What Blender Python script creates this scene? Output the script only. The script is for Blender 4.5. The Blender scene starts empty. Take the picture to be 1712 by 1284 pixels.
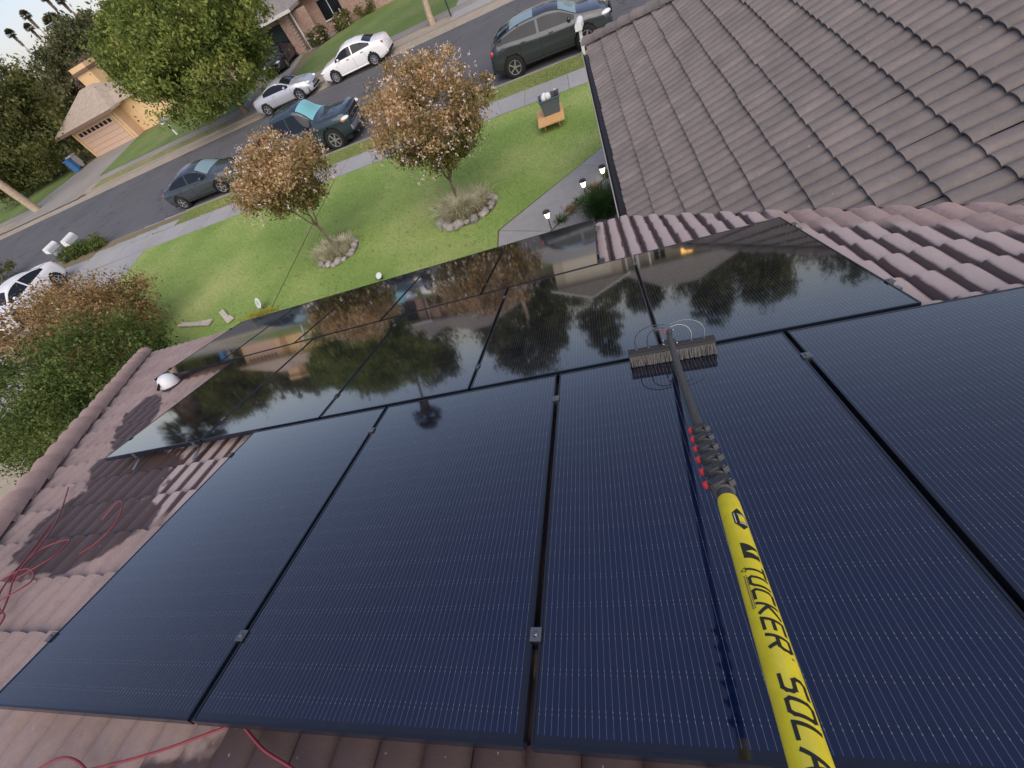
import bpy, bmesh, math, random
import numpy as np
from mathutils import Vector, Matrix
random.seed(7); RNG = np.random.default_rng(11)
R_ = math.radians
SC = bpy.context.scene
COL = SC.collection
# ------------------------------------------------------------------ camera
CAMZ = 5.8
cam_d = bpy.data.cameras.new('camera'); cam = bpy.data.objects.new('camera', cam_d); COL.objects.link(cam)
CR = Vector((0.94209956, 0.01638873, -0.33493256))      # right
CD = Vector((-0.17773450, -0.82256568, -0.54018159))    # down
CF = Vector((-0.28435692, 0.56843391, -0.77202592))     # forward
m = Matrix.Identity(4)
for i in range(3):
    m[i][0] = CR[i]; m[i][1] = -CD[i]; m[i][2] = -CF[i]
m[2][3] = CAMZ
cam.matrix_world = m
cam_d.sensor_fit = 'HORIZONTAL'; cam_d.sensor_width = 36.0
cam_d.lens = 685.2 * 36.0 / 1712.0
cam_d.clip_start = 0.02; cam_d.clip_end = 6000
SC.camera = cam
# ------------------------------------------------------------------ sky and sun
SUN_EL, SUN_AZ = R_(42), R_(158)          # azimuth clockwise from +Y : behind the camera, to the right
w = bpy.data.worlds.new('World'); SC.world = w; w.use_nodes = True
nt = w.node_tree; nt.nodes.clear()
sky = nt.nodes.new('ShaderNodeTexSky'); sky.sky_type = 'NISHITA'; sky.sun_disc = False
sky.sun_elevation = SUN_EL; sky.sun_rotation = SUN_AZ
sky.altitude = 100; sky.air_density = 1.0; sky.dust_density = 1.2; sky.ozone_density = 1.0
veil = nt.nodes.new('ShaderNodeMix'); veil.data_type = 'RGBA'      # thin even cloud veil over the clear sky
veil.inputs[0].default_value = 0.09; veil.inputs[7].default_value = (9.2, 9.6, 12.6, 1)
tint = nt.nodes.new('ShaderNodeMix'); tint.data_type = 'RGBA'; tint.blend_type = 'MULTIPLY'; tint.inputs[0].default_value = 1.0; tint.inputs[7].default_value = (1.06, 0.975, 1.04, 1)   # evening cast
bg = nt.nodes.new('ShaderNodeBackground'); bg.inputs[1].default_value = 0.060
wo = nt.nodes.new('ShaderNodeOutputWorld')
nt.links.new(sky.outputs[0], veil.inputs[6]); nt.links.new(veil.outputs[2], tint.inputs[6]); nt.links.new(tint.outputs[2], bg.inputs[0]); nt.links.new(bg.outputs[0], wo.inputs[0])
sd_ = bpy.data.lights.new('sun', 'SUN'); sd_.energy = 1.5; sd_.angle = R_(85); sd_.color = (1.0, 0.88, 0.73)
sun = bpy.data.objects.new('sun', sd_); COL.objects.link(sun)
sdir = Vector((math.sin(SUN_AZ)*math.cos(SUN_EL), math.cos(SUN_AZ)*math.cos(SUN_EL), math.sin(SUN_EL)))
sun.rotation_euler = sdir.to_track_quat('Z', 'Y').to_euler()
SC.view_settings.view_transform = 'Standard'; SC.view_settings.look = 'None'
SC.view_settings.gamma = 1.0; SC.view_settings.use_curve_mapping = False
SC.view_settings.exposure = 1.12
SC.render.engine = 'CYCLES'
# ------------------------------------------------------------------ materials
MAT = {}
def nodes(name):
    mt = bpy.data.materials.new(name); mt.use_nodes = True; MAT[name] = mt
    t = mt.node_tree; b = t.nodes['Principled BSDF']
    return mt, t, b
def N(t, typ, **kw):
    n = t.nodes.new(typ)
    for k, v in kw.items(): setattr(n, k, v)
    return n
def ramp(t, fac, stops):
    r = N(t, 'ShaderNodeValToRGB'); e = r.color_ramp.elements
    while len(e) < len(stops): e.new(0.5)
    for i, (p, c) in enumerate(stops): e[i].position = p; e[i].color = (*c, 1)
    t.links.new(fac, r.inputs[0]); return r.outputs[0]
def math_(t, op, a, b=None, c=None, clamp=False):
    n = N(t, 'ShaderNodeMath', operation=op); n.use_clamp = clamp
    for i, v in enumerate((a, b, c)):
        if v is None: continue
        if isinstance(v, (int, float)): n.inputs[i].default_value = v
        else: t.links.new(v, n.inputs[i])
    return n.outputs[0]
def mixc(t, fac, a, b, mode='MIX'):
    n = N(t, 'ShaderNodeMix', data_type='RGBA', blend_type=mode)
    for sock, v in ((n.inputs[0], fac), (n.inputs[6], a), (n.inputs[7], b)):
        if isinstance(v, (int, float)): sock.default_value = v
        elif isinstance(v, tuple): sock.default_value = (*v, 1)
        else: t.links.new(v, sock)
    return n.outputs[2]
def noise(t, scale, detail=4, rough=0.6, co=None, dist=0.0):
    n = N(t, 'ShaderNodeTexNoise'); n.inputs['Scale'].default_value = scale
    n.inputs['Detail'].default_value = detail; n.inputs['Roughness'].default_value = rough
    n.inputs['Distortion'].default_value = dist
    if co is None:
        g = N(t, 'ShaderNodeNewGeometry'); co = g.outputs['Position']
    t.links.new(co, n.inputs['Vector']); return n.outputs[0]
def bump(t, b, h, strength=0.3, dist=0.01):
    n = N(t, 'ShaderNodeBump'); n.inputs['Strength'].default_value = strength; n.inputs['Distance'].default_value = dist
    t.links.new(h, n.inputs['Height']); t.links.new(n.outputs[0], b.inputs['Normal'])
def plain(name, col, rough=0.5, metal=0.0, var=0.0, scale=20, coat=0.0, bmp=0.0, emit=None, spec=0.5):
    mt, t, b = nodes(name)
    b.inputs['Roughness'].default_value = rough; b.inputs['Metallic'].default_value = metal
    b.inputs['Base Color'].default_value = (*col, 1); b.inputs['Coat Weight'].default_value = coat
    b.inputs['Specular IOR Level'].default_value = spec
    if var:
        f = noise(t, scale, 5)
        c = ramp(t, f, [(0.3, tuple(x*(1-var) for x in col)), (0.7, tuple(min(1, x*(1+var)) for x in col))])
        t.links.new(c, b.inputs['Base Color'])
        if bmp: bump(t, b, f, bmp)
    if emit:
        b.inputs['Emission Color'].default_value = (*emit[0], 1); b.inputs['Emission Strength'].default_value = emit[1]
    return mt
def two_tone(name, stops, scale, rough=0.9, bscale=None, bstr=0.3, bdist=0.01, big=None, rnd=0.0):
    mt, t, b = nodes(name); f = noise(t, scale, 6, 0.65)
    if big:
        f2 = noise(t, big[0], 3, 0.5); f = math_(t, 'ADD', math_(t, 'MULTIPLY', f, 1-big[1]), math_(t, 'MULTIPLY', f2, big[1]))
    c = ramp(t, f, stops)
    if rnd:
        g = N(t, 'ShaderNodeObjectInfo'); v = math_(t, 'MULTIPLY_ADD', g.outputs['Random'], rnd, 1-rnd/2)
        hs = N(t, 'ShaderNodeHueSaturation'); t.links.new(c, hs.inputs['Color']); t.links.new(v, hs.inputs['Value']); c = hs.outputs[0]
    t.links.new(c, b.inputs['Base Color']); b.inputs['Roughness'].default_value = rough
    b.inputs['Specular IOR Level'].default_value = 0.25
    if bscale: bump(t, b, noise(t, bscale, 4), bstr, bdist)
    return mt
def leafmat(name, cols, trans=0.35, nscale=0.9, rough=0.6):
    """leaves: colour varies leaf by leaf and clump by clump"""
    mt, t, b = nodes(name)
    g = N(t, 'ShaderNodeNewGeometry'); f = noise(t, nscale, 2, 0.5)
    fac = math_(t, 'ADD', math_(t, 'MULTIPLY', g.outputs['Random Per Island'], 0.5), math_(t, 'MULTIPLY', math_(t, 'MULTIPLY_ADD', f, 2.9, -0.95, clamp=True), 0.5))
    n = len(cols); c = ramp(t, fac, [(0.08+0.84*i/(n-1), k) for i, k in enumerate(cols)])
    t.links.new(c, b.inputs['Base Color']); b.inputs['Roughness'].default_value = rough; b.inputs['Specular IOR Level'].default_value = 0.2
    tr = N(t, 'ShaderNodeBsdfTranslucent'); t.links.new(c, tr.inputs[0])
    mx = N(t, 'ShaderNodeMixShader'); mx.inputs[0].default_value = trans
    o = t.nodes['Material Output']; t.links.new(b.outputs[0], mx.inputs[1]); t.links.new(tr.outputs[0], mx.inputs[2]); t.links.new(mx.outputs[0], o.inputs[0])
    return mt
def brickmat(name, c1, c2, mortar, scale):
    mt, t, b = nodes(name)
    g = N(t, 'ShaderNodeTexCoord'); br = N(t, 'ShaderNodeTexBrick'); br.inputs['Scale'].default_value = scale
    mp = N(t, 'ShaderNodeMapping'); mp.inputs['Rotation'].default_value = (R_(90), 0, 0)
    t.links.new(g.outputs['Object'], mp.inputs[0]); t.links.new(mp.outputs[0], br.inputs['Vector'])
    br.inputs['Color1'].default_value = (*c1, 1); br.inputs['Color2'].default_value = (*c2, 1); br.inputs['Mortar'].default_value = (*mortar, 1)
    t.links.new(br.outputs[0], b.inputs['Base Color']); b.inputs['Roughness'].default_value = 0.9
    return mt
# -- roof tile : per-tile tint, grain, damp patches where the washing water ran, troughs coloured darker for groove contrast
def tilemat(name, base, tint2, runoff_groove=1.0):
    mt, t, b = nodes(name)
    g = N(t, 'ShaderNodeNewGeometry'); oi = N(t, 'ShaderNodeObjectInfo')
    r = math_(t, 'FRACT', math_(t, 'ADD', g.outputs['Random Per Island'], oi.outputs['Random']))
    r = math_(t, 'MULTIPLY_ADD', r, 0.55, 0.22)
    gr = noise(t, 260, 3, 0.7); bl = noise(t, 2.6, 5, 0.6); md = noise(t, 22, 4, 0.7)
    c = mixc(t, r, base, tint2)
    c = mixc(t, math_(t, 'MULTIPLY_ADD', bl, 2.4, -0.85, clamp=True), c, tuple(x*0.80 for x in tint2))
    hs = N(t, 'ShaderNodeHueSaturation'); t.links.new(c, hs.inputs['Color'])
    v = math_(t, 'ADD', math_(t, 'MULTIPLY_ADD', gr, 0.62, 0.62), math_(t, 'MULTIPLY_ADD', md, 0.34, -0.11)); t.links.new(v, hs.inputs['Value'])
    # damp areas and darkened grooves (world-space shapes with ragged edges)
    def blob(cx, cy, rx, ry, rot=0.0):
        s = N(t, 'ShaderNodeSeparateXYZ'); t.links.new(g.outputs['Position'], s.inputs[0])
        dx = math_(t, 'SUBTRACT', s.outputs[0], cx); dy = math_(t, 'SUBTRACT', s.outputs[1], cy)
        ca, sa = math.cos(rot), math.sin(rot)
        a = math_(t, 'DIVIDE', math_(t, 'ADD', math_(t, 'MULTIPLY', dx, ca), math_(t, 'MULTIPLY', dy, sa)), rx)
        e = math_(t, 'DIVIDE', math_(t, 'SUBTRACT', math_(t, 'MULTIPLY', dy, ca), math_(t, 'MULTIPLY', dx, sa)), ry)
        return math_(t, 'SUBTRACT', 1.0, math_(t, 'SQRT', math_(t, 'ADD', math_(t, 'MULTIPLY', a, a), math_(t, 'MULTIPLY', e, e))))
    wob = math_(t, 'MULTIPLY_ADD', noise(t, 5.5, 3, 0.6), 1.1, -0.55)
    d1 = blob(-4.02, 1.00, 0.55, 0.58, 0.0); d1 = math_(t, 'MAXIMUM', d1, blob(-4.50, 1.50, 0.75, 0.30, -0.70))
    d1 = math_(t, 'MAXIMUM', d1, blob(-3.60, 0.70, 0.45, 0.26, 0.1)); d1 = math_(t, 'MAXIMUM', d1, blob(-5.35, 2.25, 0.8, 0.22, -0.75))
    d1 = math_(t, 'MAXIMUM', d1, blob(-0.3, -0.52, 1.75, 0.55))
    full = math_(t, 'MULTIPLY', math_(t, 'ADD', d1, math_(t, 'MULTIPLY', wob, 0.55)), 14, clamp=True)
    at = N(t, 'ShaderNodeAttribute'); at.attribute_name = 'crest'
    d2 = math_(t, 'MAXIMUM', blob(0.55, 4.1, 0.95, 1.15, 0.4), blob(1.55, 2.15, 1.0, 0.55, -0.9)); d2 = math_(t, 'MAXIMUM', d2, blob(-3.45, 1.35, 0.75, 0.50, -0.5))  # last blob: trough colour darkened and crests paled for groove contrast
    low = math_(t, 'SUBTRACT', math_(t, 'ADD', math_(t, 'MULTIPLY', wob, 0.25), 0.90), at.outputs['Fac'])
    zone = math_(t, 'MULTIPLY', math_(t, 'MULTIPLY', math_(t, 'ADD', d2, 0.1), 6, clamp=True), runoff_groove)
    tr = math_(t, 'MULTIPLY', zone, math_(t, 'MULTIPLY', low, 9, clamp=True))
    wet_groove = math_(t, 'MAXIMUM', full, tr, clamp=True)
    c = mixc(t, math_(t, 'MULTIPLY', zone, 0.55), hs.outputs[0], (0.52, 0.45, 0.43)); c = mixc(t, wet_groove, c, (0.085, 0.058, 0.056))
    t.links.new(c, b.inputs['Base Color'])
    t.links.new(math_(t, 'MULTIPLY_ADD', wet_groove, -0.42, 0.92), b.inputs['Roughness'])
    lich = math_(t, 'GREATER_THAN', noise(t, 46, 2, 0.5), 0.735); c = mixc(t, math_(t, 'MULTIPLY', lich, 0.55), c, (0.42, 0.40, 0.37)); dk = math_(t, 'MULTIPLY_ADD', noise(t, 9, 6, 0.7), 4.0, -2.35, clamp=True); c = mixc(t, math_(t, 'MULTIPLY', dk, 0.45), c, (0.10, 0.08, 0.075)); t.links.new(c, b.inputs['Base Color'])
    b.inputs['Specular IOR Level'].default_value = 0.3
    bump(t, b, math_(t, 'ADD', gr, math_(t, 'MULTIPLY', md, 1.5)), 0.45, 0.003)
    return mt
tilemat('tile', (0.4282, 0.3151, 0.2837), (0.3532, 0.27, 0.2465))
tilemat('tile_wing', (0.2614, 0.2214, 0.2028), (0.1867, 0.1696, 0.1581), 0.0)
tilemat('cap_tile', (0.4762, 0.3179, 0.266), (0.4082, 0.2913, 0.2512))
two_tone('far_tile', [(0.3, (0.14, 0.12, 0.12)), (0.7, (0.25, 0.21, 0.205))], 3, bscale=12)
# -- photovoltaic glass: navy cells, fine bright wires with solder dots at the cell edges
def pvmat():
    mt, t, b = nodes('pv_glass')
    uv = N(t, 'ShaderNodeUVMap'); s = N(t, 'ShaderNodeSeparateXYZ'); t.links.new(uv.outputs[0], s.inputs[0])
    X, Y = s.outputs[0], s.outputs[1]
    P, Q = 0.01725, 0.0915
    fx = math_(t, 'ABSOLUTE', math_(t, 'SUBTRACT', math_(t, 'FRACT', math_(t, 'DIVIDE', X, P)), 0.5))
    wire = math_(t, 'LESS_THAN', fx, 0.026)
    fy = math_(t, 'ABSOLUTE', math_(t, 'SUBTRACT', math_(t, 'FRACT', math_(t, 'DIVIDE', Y, Q)), 0.5))
    d2 = math_(t, 'ABSOLUTE', math_(t, 'SUBTRACT', fy, 0.062))
    alt = math_(t, 'LESS_THAN', d2, 0.020)
    dot = math_(t, 'MULTIPLY', math_(t, 'LESS_THAN', fx, 0.045), alt)
    inx = math_(t, 'MULTIPLY', math_(t, 'GREATER_THAN', X, 0.008), math_(t, 'LESS_THAN', X, 1.116))
    iny = math_(t, 'MULTIPLY', math_(t, 'GREATER_THAN', Y, 0.016), math_(t, 'LESS_THAN', Y, 1.650))
    ins = math_(t, 'MULTIPLY', inx, iny)
    gap = math_(t, 'LESS_THAN', fy, 0.012)
    oi = N(t, 'ShaderNodeObjectInfo')
    cell = mixc(t, noise(t, 1.3, 2), (0.0012, 0.0056, 0.0290), (0.0018, 0.0076, 0.0370))
    lw = N(t, 'ShaderNodeLayerWeight'); lw.inputs[0].default_value = 0.5      # the cell coating is blue seen square on, near black aslant
    cell = mixc(t, math_(t, 'MULTIPLY_ADD', lw.outputs['Facing'], 2.2, -0.35, clamp=True), cell, (0.0040, 0.0044, 0.0055))
    cell = mixc(t, math_(t, 'MULTIPLY', gap, 0.5), cell, (0.002, 0.003, 0.006))
    c = mixc(t, ins, (0.004, 0.006, 0.014), cell)
    c = mixc(t, math_(t, 'MULTIPLY', wire, math_(t, 'MULTIPLY', ins, 0.55)), c, (0.21, 0.235, 0.27))
    c = mixc(t, math_(t, 'MULTIPLY', dot, math_(t, 'MULTIPLY', ins, 0.45)), c, (0.38, 0.41, 0.45))
    st = N(t, 'ShaderNodeMapping'); st.inputs['Scale'].default_value = (26, 2.2, 1); t.links.new(uv.outputs[0], st.inputs[0])
    oo = N(t, 'ShaderNodeVectorMath', operation='ADD'); rv = N(t, 'ShaderNodeCombineXYZ'); t.links.new(math_(t, 'MULTIPLY', oi.outputs['Random'], 90), rv.inputs[0]); t.links.new(st.outputs[0], oo.inputs[0]); t.links.new(rv.outputs[0], oo.inputs[1])
    runs = math_(t, 'MULTIPLY_ADD', noise(t, 1.0, 5, 0.65, oo.outputs[0]), 3.0, -1.6, clamp=True)
    film = math_(t, 'MULTIPLY_ADD', noise(t, 1.6, 5, 0.6), 2.0, -0.8, clamp=True)
    dirt = math_(t, 'MULTIPLY_ADD', runs, 0.022, math_(t, 'MULTIPLY', film, 0.014))
    c = mixc(t, dirt, c, (0.40, 0.38, 0.36))
    t.links.new(c, b.inputs['Base Color'])
    ro = noise(t, 3.5, 4, 0.6)
    t.links.new(math_(t, 'MULTIPLY_ADD', ro, 0.06, 0.025), b.inputs['Roughness'])
    b.inputs['IOR'].default_value = 1.50; b.inputs['Specular IOR Level'].default_value = 0.5
    b.inputs['Coat Weight'].default_value = 1.0; b.inputs['Coat Roughness'].default_value = 0.035; b.inputs['Coat IOR'].default_value = 1.40     # water film on the glass
    bump(t, b, noise(t, 2.2, 2, 0.5), 0.06, 0.004)
    return mt
pvmat()
plain('black_frame', (0.010, 0.014, 0.024), 0.22, 0.0)
plain('alu', (0.36, 0.365, 0.37), 0.35, 0.9)
plain('dark', (0.01, 0.01, 0.011), 0.8)
plain('fascia', (0.33, 0.30, 0.27), 0.7, var=0.15, scale=8)
plain('gutter', (0.045, 0.040, 0.038), 0.5, var=0.1)
plain('pale_grey', (0.42, 0.41, 0.39), 0.5, var=0.1)
plain('gutter_dark', (0.02, 0.018, 0.018), 0.6)
two_tone('stucco', [(0.3, (0.46, 0.41, 0.34)), (0.7, (0.54, 0.48, 0.40))], 6, bscale=90)
two_tone('soil', [(0.3, (0.10, 0.08, 0.055)), (0.7, (0.20, 0.165, 0.11))], 3, bscale=30)
two_tone('dry_ground', [(0.3, (0.13, 0.14, 0.065)), (0.55, (0.20, 0.17, 0.10)), (0.8, (0.28, 0.23, 0.15))], 0.9, bscale=14, big=(0.08, 0.5))
two_tone('dust', [(0.3, (0.2875, 0.2472, 0.1898)), (0.7, (0.4255, 0.3737, 0.299))], 2.2, bscale=30, big=(0.4, 0.4))
two_tone('lawn', [(0.28, (0.156, 0.254, 0.05852)), (0.48, (0.246, 0.3593, 0.09576)), (0.66, (0.408, 0.4584, 0.1756))], 7, bscale=60, bstr=0.5, bdist=0.03, big=(0.32, 0.74))
two_tone('far_lawn', [(0.28, (0.0935, 0.16, 0.0476)), (0.5, (0.1445, 0.216, 0.0646)), (0.75, (0.272, 0.272, 0.119))], 4, bscale=40, bstr=0.6, bdist=0.03, big=(0.3, 0.5))
two_tone('verge', [(0.28, (0.133, 0.1785, 0.0576)), (0.5, (0.228, 0.238, 0.09)), (0.72, (0.418, 0.323, 0.18))], 3.5, bscale=40, bstr=0.6, bdist=0.03, big=(0.5, 0.4))
def asphalt():
    mt, t, b = nodes('asphalt')
    g = N(t, 'ShaderNodeNewGeometry'); f = math_(t, 'ADD', math_(t, 'MULTIPLY', noise(t, 60, 5), 0.4), math_(t, 'MULTIPLY', noise(t, 0.35, 5, 0.6), 0.6))
    c = ramp(t, f, [(0.25, (0.085, 0.086, 0.094)), (0.5, (0.112, 0.113, 0.121)), (0.8, (0.150, 0.150, 0.152))])
    mp = N(t, 'ShaderNodeMapping'); mp.inputs['Scale'].default_value = (0.22, 2.4, 1); t.links.new(g.outputs['Position'], mp.inputs[0])
    lane = math_(t, 'MULTIPLY_ADD', noise(t, 1.0, 4, 0.6, mp.outputs[0]), 3.2, -1.5, clamp=True); c = mixc(t, math_(t, 'MULTIPLY', lane, 0.35), c, (0.17, 0.165, 0.16))
    vo = N(t, 'ShaderNodeTexVoronoi', feature='DISTANCE_TO_EDGE'); vo.inputs['Scale'].default_value = 0.32; wv = N(t, 'ShaderNodeTexNoise'); wv.inputs['Scale'].default_value = 1.6; wv.inputs['Detail'].default_value = 5
    t.links.new(g.outputs['Position'], wv.inputs['Vector']); ad = N(t, 'ShaderNodeVectorMath', operation='MULTIPLY_ADD'); t.links.new(wv.outputs['Color'], ad.inputs[0]); ad.inputs[1].default_value = (1.1, 1.1, 0); t.links.new(g.outputs['Position'], ad.inputs[2]); t.links.new(ad.outputs[0], vo.inputs['Vector'])
    cr = math_(t, 'MULTIPLY', math_(t, 'LESS_THAN', vo.outputs['Distance'], 0.012), math_(t, 'GREATER_THAN', noise(t, 0.5, 2), 0.50)); c = mixc(t, math_(t, 'MULTIPLY', cr, 0.40), c, (0.035, 0.035, 0.038))
    oil = math_(t, 'MULTIPLY_ADD', noise(t, 1.3, 3, 0.5), 6.0, -4.0, clamp=True); c = mixc(t, math_(t, 'MULTIPLY', oil, 0.3), c, (0.045, 0.045, 0.047))
    t.links.new(c, b.inputs['Base Color']); b.inputs['Roughness'].default_value = 0.85; b.inputs['Specular IOR Level'].default_value = 0.25; bump(t, b, noise(t, 160, 3), 0.25)
asphalt()
two_tone('concrete', [(0.25, (0.2774, 0.28, 0.2774)), (0.55, (0.3427, 0.344, 0.342)), (0.8, (0.3917, 0.388, 0.38))], 5, 0.85, bscale=80, bstr=0.15, big=(0.5, 0.5), rnd=0.10)
two_tone('old_concrete', [(0.25, (0.224, 0.212, 0.188)), (0.55, (0.296, 0.28, 0.252)), (0.8, (0.344, 0.328, 0.296))], 3, 0.9, bscale=60, bstr=0.2, big=(0.3, 0.5), rnd=0.08)
two_tone('gravel', [(0.3, (0.13, 0.135, 0.15)), (0.5, (0.25, 0.26, 0.28)), (0.75, (0.42, 0.43, 0.45))], 34, 0.9, bscale=38, bstr=0.9, bdist=0.03)
two_tone('rock', [(0.3, (0.22, 0.205, 0.185)), (0.7, (0.47, 0.45, 0.42))], 7, 0.9, bscale=22, bstr=0.5, bdist=0.02, rnd=0.35)
two_tone('bark', [(0.3, (0.13, 0.095, 0.066)), (0.7, (0.27, 0.21, 0.155))], 9, 0.95, bscale=30, bstr=0.6)
two_tone('bark_pale', [(0.3, (0.30, 0.235, 0.17)), (0.7, (0.50, 0.40, 0.29))], 7, 0.95, bscale=25, bstr=0.6)
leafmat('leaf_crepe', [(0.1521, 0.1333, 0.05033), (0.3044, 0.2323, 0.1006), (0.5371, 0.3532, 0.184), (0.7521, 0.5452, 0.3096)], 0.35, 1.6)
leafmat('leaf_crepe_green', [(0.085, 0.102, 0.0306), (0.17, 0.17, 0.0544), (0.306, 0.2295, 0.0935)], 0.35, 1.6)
leafmat('blossom', [(0.66, 0.48, 0.38), (0.80, 0.66, 0.57), (0.90, 0.83, 0.77)], 0.3, 3)
leafmat('leaf_green', [(0.05331, 0.0816, 0.02142), (0.118, 0.1714, 0.03927), (0.238, 0.2856, 0.06783), (0.3808, 0.3998, 0.116)], 0.35, 0.55)
leafmat('leaf_dark', [(0.04496, 0.05687, 0.02026), (0.09196, 0.1102, 0.03377), (0.1738, 0.1866, 0.06078), (0.2658, 0.2488, 0.09284)], 0.3, 0.4)
leafmat('leaf_olive', [(0.04488, 0.05236, 0.02543), (0.09874, 0.1122, 0.04787), (0.172, 0.172, 0.08228), (0.2543, 0.2244, 0.1197)], 0.3, 0.3)
leafmat('leaf_shrub', [(0.02601, 0.04624, 0.01156), (0.06069, 0.1011, 0.02312), (0.1228, 0.1662, 0.04335), (0.1878, 0.2167, 0.06502)], 0.3, 1.2)
leafmat('leaf_rust', [(0.1011, 0.08415, 0.03366), (0.2312, 0.153, 0.06732), (0.3901, 0.2525, 0.1122), (0.5491, 0.3672, 0.187)], 0.35, 1.1)
leafmat('leaf_pink', [(0.16, 0.11, 0.09), (0.26, 0.18, 0.15)], 0.3, 1.0)
leafmat('palm_frond', [(0.045, 0.047, 0.022), (0.09, 0.085, 0.04), (0.15, 0.12, 0.07)], 0.2, 0.5)
leafmat('palm_skirt', [(0.12, 0.085, 0.065), (0.20, 0.15, 0.115), (0.26, 0.20, 0.16)], 0.2, 0.5)
leafmat('ornamental_grass', [(0.2592, 0.2673, 0.1458), (0.486, 0.4698, 0.2916), (0.7128, 0.6804, 0.486), (0.9396, 0.891, 0.6966)], 0.3, 3)
leafmat('tuft_green', [(0.024, 0.0512, 0.016), (0.056, 0.112, 0.0288), (0.104, 0.176, 0.048)], 0.3, 3)
leafmat('blade', [(0.18, 0.2788, 0.06384), (0.258, 0.3717, 0.09785), (0.342, 0.4275, 0.133), (0.48, 0.508, 0.2022)], 0.35, 0.33)
leafmat('blade_yellow', [(0.35, 0.33, 0.06), (0.5, 0.46, 0.10)], 0.35, 2)
plain('white_paint', (0.74, 0.75, 0.75), 0.4, var=0.05, scale=6)
plain('car_white', (0.78, 0.78, 0.77), 0.22, coat=0.6)
plain('car_silver', (0.52, 0.54, 0.58), 0.25, 0.45, coat=0.5)
plain('car_grey', (0.051, 0.06, 0.066), 0.24, 0.45, coat=0.7)
plain('car_slate', (0.056, 0.0704, 0.0784), 0.24, 0.4, coat=0.7)
plain('car_dark', (0.020, 0.024, 0.028), 0.25, 0.3, coat=0.7)
plain('car_blue', (0.035, 0.056, 0.07), 0.26, 0.4, coat=0.7)
plain('glass_dark', (0.012, 0.016, 0.020), 0.05, spec=0.4)
plain('glass_pale', (0.20, 0.29, 0.31), 0.06, spec=0.8)
plain('sunshade', (0.20, 0.50, 0.53), 0.25, coat=0.8)
plain('tyre', (0.012, 0.012, 0.013), 0.85)
plain('rim', (0.55, 0.56, 0.57), 0.3, 0.8)
plain('rim_dark', (0.05, 0.05, 0.055), 0.35, 0.6)
plain('chrome', (0.75, 0.76, 0.78), 0.12, 1.0)
plain('lamp_clear', (0.75, 0.77, 0.78), 0.12, coat=0.8)
plain('lamp_amber', (0.75, 0.27, 0.05), 0.2, coat=0.8)
plain('lamp_red', (0.50, 0.03, 0.03), 0.2, coat=0.8)
plain('yellow_pole', (0.93, 0.76, 0.030), 0.34, coat=0.3, var=0.09, scale=38, bmp=0.02)
plain('carbon', (0.075, 0.075, 0.078), 0.45, var=0.35, scale=120)
plain('clamp_black', (0.045, 0.046, 0.050), 0.55, var=0.2, scale=90)
plain('red_plastic', (0.52, 0.035, 0.045), 0.35)
plain('print_black', (0.020, 0.018, 0.012), 0.45)
plain('print_white', (0.80, 0.80, 0.74), 0.45)
plain('steel', (0.38, 0.385, 0.39), 0.25, 1.0)
plain('clamp_metal', (0.22, 0.225, 0.23), 0.4, 0.8)
plain('bristle', (0.15, 0.146, 0.136), 0.7, var=0.3, scale=200)
plain('bristle_dark', (0.035, 0.035, 0.037), 0.7)
plain('hose_red', (0.27, 0.045, 0.060), 0.45)
plain('lamp_glow', (0.9, 0.8, 0.55), 0.4, emit=((1.0, 0.84, 0.50), 2.0))
plain('window_glow', (0.6, 0.4, 0.15), 0.4, emit=((1.0, 0.52, 0.14), 1.6))
plain('wood_orange', (0.72, 0.42, 0.17), 0.5, var=0.12, scale=12)
plain('wood_grey', (0.52, 0.47, 0.40), 0.8, var=0.2, scale=10)
plain('bin_slate', (0.085, 0.125, 0.145), 0.5, var=0.08)
plain('bin_blue', (0.03, 0.13, 0.33), 0.4)
plain('towel', (0.72, 0.74, 0.74), 0.9)
plain('bottle_brown', (0.10, 0.04, 0.04), 0.3)
two_tone('peach', [(0.3, (0.58, 0.40, 0.27)), (0.7, (0.68, 0.48, 0.33))], 2, bscale=40)
two_tone('peach_yellow', [(0.3, (0.66, 0.46, 0.25)), (0.7, (0.76, 0.55, 0.31))], 2, bscale=40)
plain('garage_peach', (0.60, 0.42, 0.31), 0.6, var=0.05, scale=3)
plain('trim_brown', (0.17, 0.11, 0.085), 0.7)
two_tone('roof_tan', [(0.3, (0.34, 0.28, 0.22)), (0.7, (0.46, 0.385, 0.31))], 2.5, bscale=12)
two_tone('roof_grey', [(0.3, (0.20, 0.185, 0.17)), (0.7, (0.31, 0.29, 0.265))], 2.5, bscale=12)
brickmat('brick', (0.32, 0.165, 0.125), (0.42, 0.27, 0.21), (0.5, 0.46, 0.42), 2.4)
plain('cream', (0.62, 0.575, 0.47), 0.55, var=0.04, scale=2)
plain('dark_green', (0.015, 0.03, 0.028), 0.6)
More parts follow.
